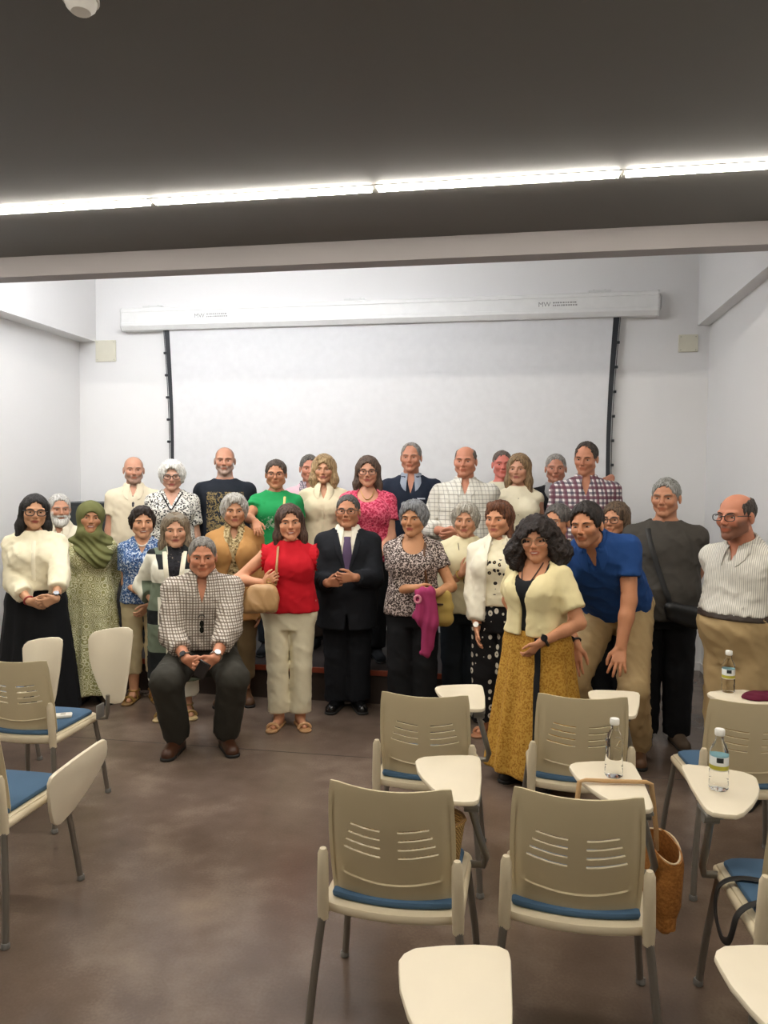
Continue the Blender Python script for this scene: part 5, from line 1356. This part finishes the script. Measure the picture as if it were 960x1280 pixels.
strap_line(p22, [surf(p22, 'tee', .075, .283), surf(p22, 'tee', .072, .24), surf(p22, 'tee', .066, .20), surf(p22, 'tee', .06, .14)], plain('c9b06e', .6), 'bag_strap', .010)
p23 = person('man in pale pink shirt mostly hidden behind the blonde wavy-haired woman', (387, 568), 6.85, SB, look=4, hair=('short', '6d675f', '3b3733'), hth=.012, tone='bb7f67', brow='4a3f38',
             top=dict(mat=cloth('d9b3bb', .05), sl=1.8, ease=.018, hem=-.03, neck=('v', 1.15, .08, .03), collar=plaid('b9a9ae', '4a4a55', '4a4a55', 60., 60., .3)), bottom=dict(mat=BK), feet=('shoe', BK))
CRS = cloth('dccfae', .06)
p24 = person('woman with wavy blonde hair in cream short-sleeved button shirt', (405, 567), 6.42, SB, sex='f', ws=.98, look=-5, hair=('wavy', 'b3966c', '6e5638'), hth=.020, tone='bd8a6a', brow='8a6d50', lip='a5605a',
             top=dict(mat=CRS, sl=.6, ease=.018, hem=-.03, neck=('v', 1.2, .13, .05), collar=CRS, slw=.020, buttons=(.17, .02, 5, plain('efe6d0'), .0)), bottom=dict(mat=cloth('4a3f38')), feet=('shoe', BK))
placket(p24, 'shirt', CRS, .19, .0)
A, B = clasp(457, 690, 474, 694, .2)
p25 = person('woman with brown bob and glasses in pink and black patterned tee', (460, 569), 6.06, SB, sex='f', ws=1.10, look=-2, hair=('long', '5f4a3c', '2c1f18'), hth=.016, tone='bf8a6e', brow='4a382c', glasses=('2a2224', .026, .019, .0026), lip='a0504c', A=A, B=B, fat=.002,
             top=dict(mat=floral('231a20', 'b3304e', 'd9667c', 40., .42, .60), name='tee', sl=.55, ease=.018, hem=-.04, neck=('scoop', 1.3, .085, .07), slw=.020), bottom=dict(mat=BK), feet=('shoe', BK))
necklace(p25, plain('c9a85a', .3, .9), .07, .003)
A, B = clasp(530, 700, 546, 698, .2)
p26 = person('tall man in navy polo with striped white collar tips', (514, 553), 6.54, SB, ws=1.12, belly=.03, look=-8, hair=('receding', '8f8a84', '55514c'), hth=.010, tone='b67d63', brow='6b5d52', A=A, B=B, fat=.003,
             top=dict(mat=NAVY, sl=.56, ease=.018, hem=-.03, neck=('v', 1.2, .17, .045), collar=cloth('8b919c', .08), slw=.022), bottom=dict(mat=BK), feet=('shoe', BK))
for q in (-1, 1):
    sh, el = p26['sh'][q], p26['arms'][q][0]; o_ = sh+(el-sh)*.55; d_ = nrm(el-sh); x_ = nrm(np.cross(d_, [0, 1, 0])); y_ = np.cross(d_, x_); R_ = p26['ar']*1.06+.034
    MB().tube([o_+R_*(math.cos(a)*x_+math.sin(a)*y_) for a in np.linspace(0, 2*math.pi, 25)[:-1]], .004, 5, True).build('sleeve_piping', plain('c9ccd2', .7), p26['root'], True)
lp = surf(p26, 'shirt', .085, .205); MB().box((-.04, -.0015, -.006), (.04, .0015, .006)).build('chest_lettering', plain('b9bec8', .7), p26['root']).location = lp
lan = strap_line(p26, [surf(p26, 'shirt', 0., .20), surf(p26, 'shirt', 0., .17), surf(p26, 'shirt', 0., .15)], plain('2b5fd0', .4), 'lanyard', .014)
CHK = plaid('d3cfc4', '7b7a72', '8f8b7c', 30., 30., .10)
A, B = clasp(553, 664, 573, 666, .22, (.85, -.3, -.3), (-.85, -.3, -.3))
p27 = person('heavy balding man in pale windowpane check shirt', (582, 557), 6.18, SB, ws=1.14, belly=.04, look=-10, hair=('fringe', '6d655d', '3b3631'), hth=.008, tone='b87c62', brow='4a3d34', A=A, B=B, fat=.006,
             top=dict(mat=CHK, sl=1.7, ease=.020, hem=-.04, neck=('v', 1.2, .12, .045), collar=CHK, slw=.024, wr=.005), bottom=dict(mat=BK), feet=('shoe', BK))
p28 = person('red-faced man half hidden behind the long-haired blonde woman', (628, 563), 6.92, SB, look=6, hair=('short', '6a5d54', '3a322d'), hth=.006, tone='c97466', brow='5a4a40',
             top=dict(mat=cloth('d9d2b8', .05), sl=1.2, ease=.018, hem=-.03), bottom=dict(mat=BK), feet=('shoe', BK))
p29 = person('woman with straight blonde hair in sleeveless cream buttoned top', (649, 566), 6.44, SB, sex='f', ws=.98, look=-14, hair=('long', '9a7f5c', '5c4630'), hth=.018, tone='bd8b70', brow='7a614a', lip='a55a55',
             top=dict(mat=cloth('e4dbc0', .05), name='blouse', sl=0., ease=.016, hem=-.03, neck=('crew', 1.2), buttons=(.25, .10, 3, plain('4a3a28'), .0)), bottom=dict(mat=CREAM), feet=('shoe', BK))
p30 = person('older man in black polo with grey collar beside the plaid shirt', (695, 567), 6.78, SB, ws=1.05, look=2, hair=('short', 'a39e98', '625e59'), hth=.009, tone='b57c64', brow='6b6058', B=dict(px=(764, 597, -.06), dir=(-.25, -.8, -.45), thumb=(-.9, -.2, .3), curl=.4, hint=(.2, .5, -1)),
             top=dict(mat=cloth('1b1b1e', .12), sl=.56, ease=.018, hem=-.03, neck=('v', 1.2, .12, .04), collar=cloth('9a9a9a', .05), slw=.020), bottom=dict(mat=BK), feet=('shoe', BK))
PLD = plaid('ddd5d2', '3a3044', '6a3b48', 26., 26., .5)
p31 = person('tall dark-haired man in open-necked plaid shirt on the stage', (733, 552), 6.20, SB, ws=1.10, look=-16, tilt=3, hair=('receding', '4a4039', '231d19'), hth=.012, tone='b67c60', brow='33281f', nod=8,
             top=dict(mat=PLD, sl=1.7, ease=.020, hem=-.06, neck=('v', 1.2, .15, .05), collar=PLD, slw=.024, wr=.005), bottom=dict(mat=JEAN), feet=('shoe', BK))

# ------------------------------------------------------------------ things the people carry
def sdf_thing(name, prims, h, mat, label, cat, parts=(), warp=None, cut=None, sub=()):
    fd = box_field([p for p, _ in prims], h, .02)
    for p, k in prims: fd.add(p, k)
    if warp: fd.warp(warp)
    for p, k in sub: fd.sub(p, k)
    if cut: fd.cut(cut)
    return prop(sdf_obj(name, fd, mat, None), label, cat)
# beige shoulder bag of the woman in red
def W8(p): return world(p8, p)
bc = at_y(327, 745, p8['rl'][1]-.25); LEA = plain('b48d5f', .4, 0., .08)
bx_, up_ = nrm(p8['Rz'] @ V3(1, 0, 0)), V3(0, 0, 1); fw_ = np.cross(bx_, up_)
fb = Fr(bc, np.stack([bx_, -fw_*-1, up_], 1))
def slouch(X, Y, Z):
    x, f, z = fb.loc(X, Y, Z); wx = .125-.35*np.clip(z+.02, 0, .2); cx = .10*np.clip(z, -.1, .12)
    qx, qf, qz = np.abs(x-cx)-wx+.04, np.abs(f)-(.052-.22*np.clip(z+.05, 0, .2))+.03, np.abs(z+.015-.12*(x-cx)*0)-.10+.04
    return np.sqrt(np.maximum(qx, 0)**2+np.maximum(qf, 0)**2+np.maximum(qz, 0)**2)+np.minimum(np.maximum(qx, np.maximum(qf, qz)), 0)-.034
P_ = [(func(bc-.19, bc+.19, slouch), .002)]
bag = sdf_thing('handbag', P_, .008, LEA, 'beige leather shoulder bag on the arm of the woman in red', 'bag', warp=lambda X, Y, Z: .004*wob(X, Y, Z, 45., 1.)-.006*(1-np.abs(wob(X+.5*Z, Y, Z*.6, 40., 2.)))**4)
s0 = fb.p(.045, 0, .09); s2 = W8(surf(p8, 'blouse', -.075, .280)+V3(0, -.010, .004)); s1 = W8(surf(p8, 'blouse', -.080, .20)+V3(0, -.020, 0)); s3 = W8(surf(p8, 'blouse', -.085, .12)+V3(0, -.02, 0))
P = np.array([s0, s3, s1, s2]); t = np.linspace(0, 3, 24); Q_ = np.stack([np.interp(t, range(4), P[:, i]) for i in range(3)], 1)
for _ in range(2): Q_[1:-1] = (Q_[:-2]+2*Q_[1:-1]+Q_[2:])/4
MB().tube(Q_, .016, 8, flat=.5).build('shoulder_strap', LEA, bag, True)
MB().tube([s0+.013*(math.cos(a)*bx_+math.sin(a)*up_)+up_*.012 for a in np.linspace(0, 2*math.pi, 13)[:-1]], .003, 6, True).build('ring', plain('c9a85a', .3, .9), bag, True)
# pink garment
gc = at_y(533, 742, p10['rl'][1]-.30)
def G(x, z, y=0.): return gc+V3(x, y, z)
P_ = [(rc(G(-.03, -.0), G(-.045, -.16), .035, .045), .03), (rc(G(.02, .0), G(.035, -.20), .035, .055), .03), (rc(G(.02, -.18), G(.0, -.39), .055, .042), .03), (rc(G(-.04, .01), G(.04, .015), .028, .028), .03)]
def gw(X, Y, Z): return .007*np.sin((X-gc[0])*110.+(Z-gc[2])*9.+2*np.sin((Z-gc[2])*14.))+.003*wob(X, Y, Z, 60., 2.)+(np.abs(Y-gc[1]))*.3
pk = sdf_thing('cardigan', P_, .0075, cloth('9c3560', .1), 'folded pink cardigan hanging from a woman\'s clasped hands', 'garment', warp=gw)
MB().tube([G(-.055+.020*math.cos(a), -.035+.024*math.sin(a), -.03) for a in np.linspace(0, 2*math.pi, 17)[:-1]], .008, 8, True).build('cuff', cloth('d48a9a', .05), pk, True)
# yellow straw bag
yc = at_y(551, 762, p10['rl'][1]-.17)
P_ = [(rc(yc+V3(-.045, 0, -.06), yc+V3(.035, 0, -.06), .055, .055), .03), (rc(yc+V3(-.045, 0, .02), yc+V3(.035, 0, .02), .055, .055), .03), (rc(yc+V3(-.045, 0, .09), yc+V3(.03, 0, .09), .045, .045), .03)]
yb = sdf_thing('straw_bag', P_, .008, straw('d9c06f', 'a5863c', 70.), 'small yellow straw bag beside the pink cardigan', 'bag')
MB().box((-.022, -.004, -.006), (.022, .004, .006)).build('clasp', plain('3b2a1c', .5), yb).location = yc+V3(.0, -.058, .045)
# crossbody bag of the man in the charcoal tee
def W17(p): return world(p17, p)
BB = plain('0f0f10', .5)
c_ = p17; s_a = surf(c_, 'tee', -.11, .285); s_b = surf(c_, 'tee', -.085, .22); s_c = surf(c_, 'tee', -.03, .12); s_d = surf(c_, 'tee', .015, .05); pb0 = surf(c_, 'tee', .03, .025); pb1 = surf(c_, 'tee', .19, .005)
off = V3(0, -.014, 0)
P_ = [(rc(W17(pb0+V3(0, -.045, -.03)), W17(pb1+V3(.0, -.045, -.035)), .036, .046), .02), (rc(W17(pb0+V3(.01, -.042, -.085)), W17(pb1+V3(-.01, -.045, -.095)), .032, .042), .03)]
cb_ = sdf_thing('crossbody_bag', P_, .008, BB, 'black crossbody bag worn over a charcoal tee', 'bag')
P = np.array([W17(s_a+off), W17(s_b+off), W17(s_c+off), W17(s_d+off), W17(pb0+off)]); t = np.linspace(0, 4, 30); Q_ = np.stack([np.interp(t, range(5), P[:, i]) for i in range(3)], 1)
for _ in range(3): Q_[1:-1] = (Q_[:-2]+2*Q_[1:-1]+Q_[2:])/4
MB().tube(Q_, .019, 8, flat=.2).build('strap', BB, cb_, True)
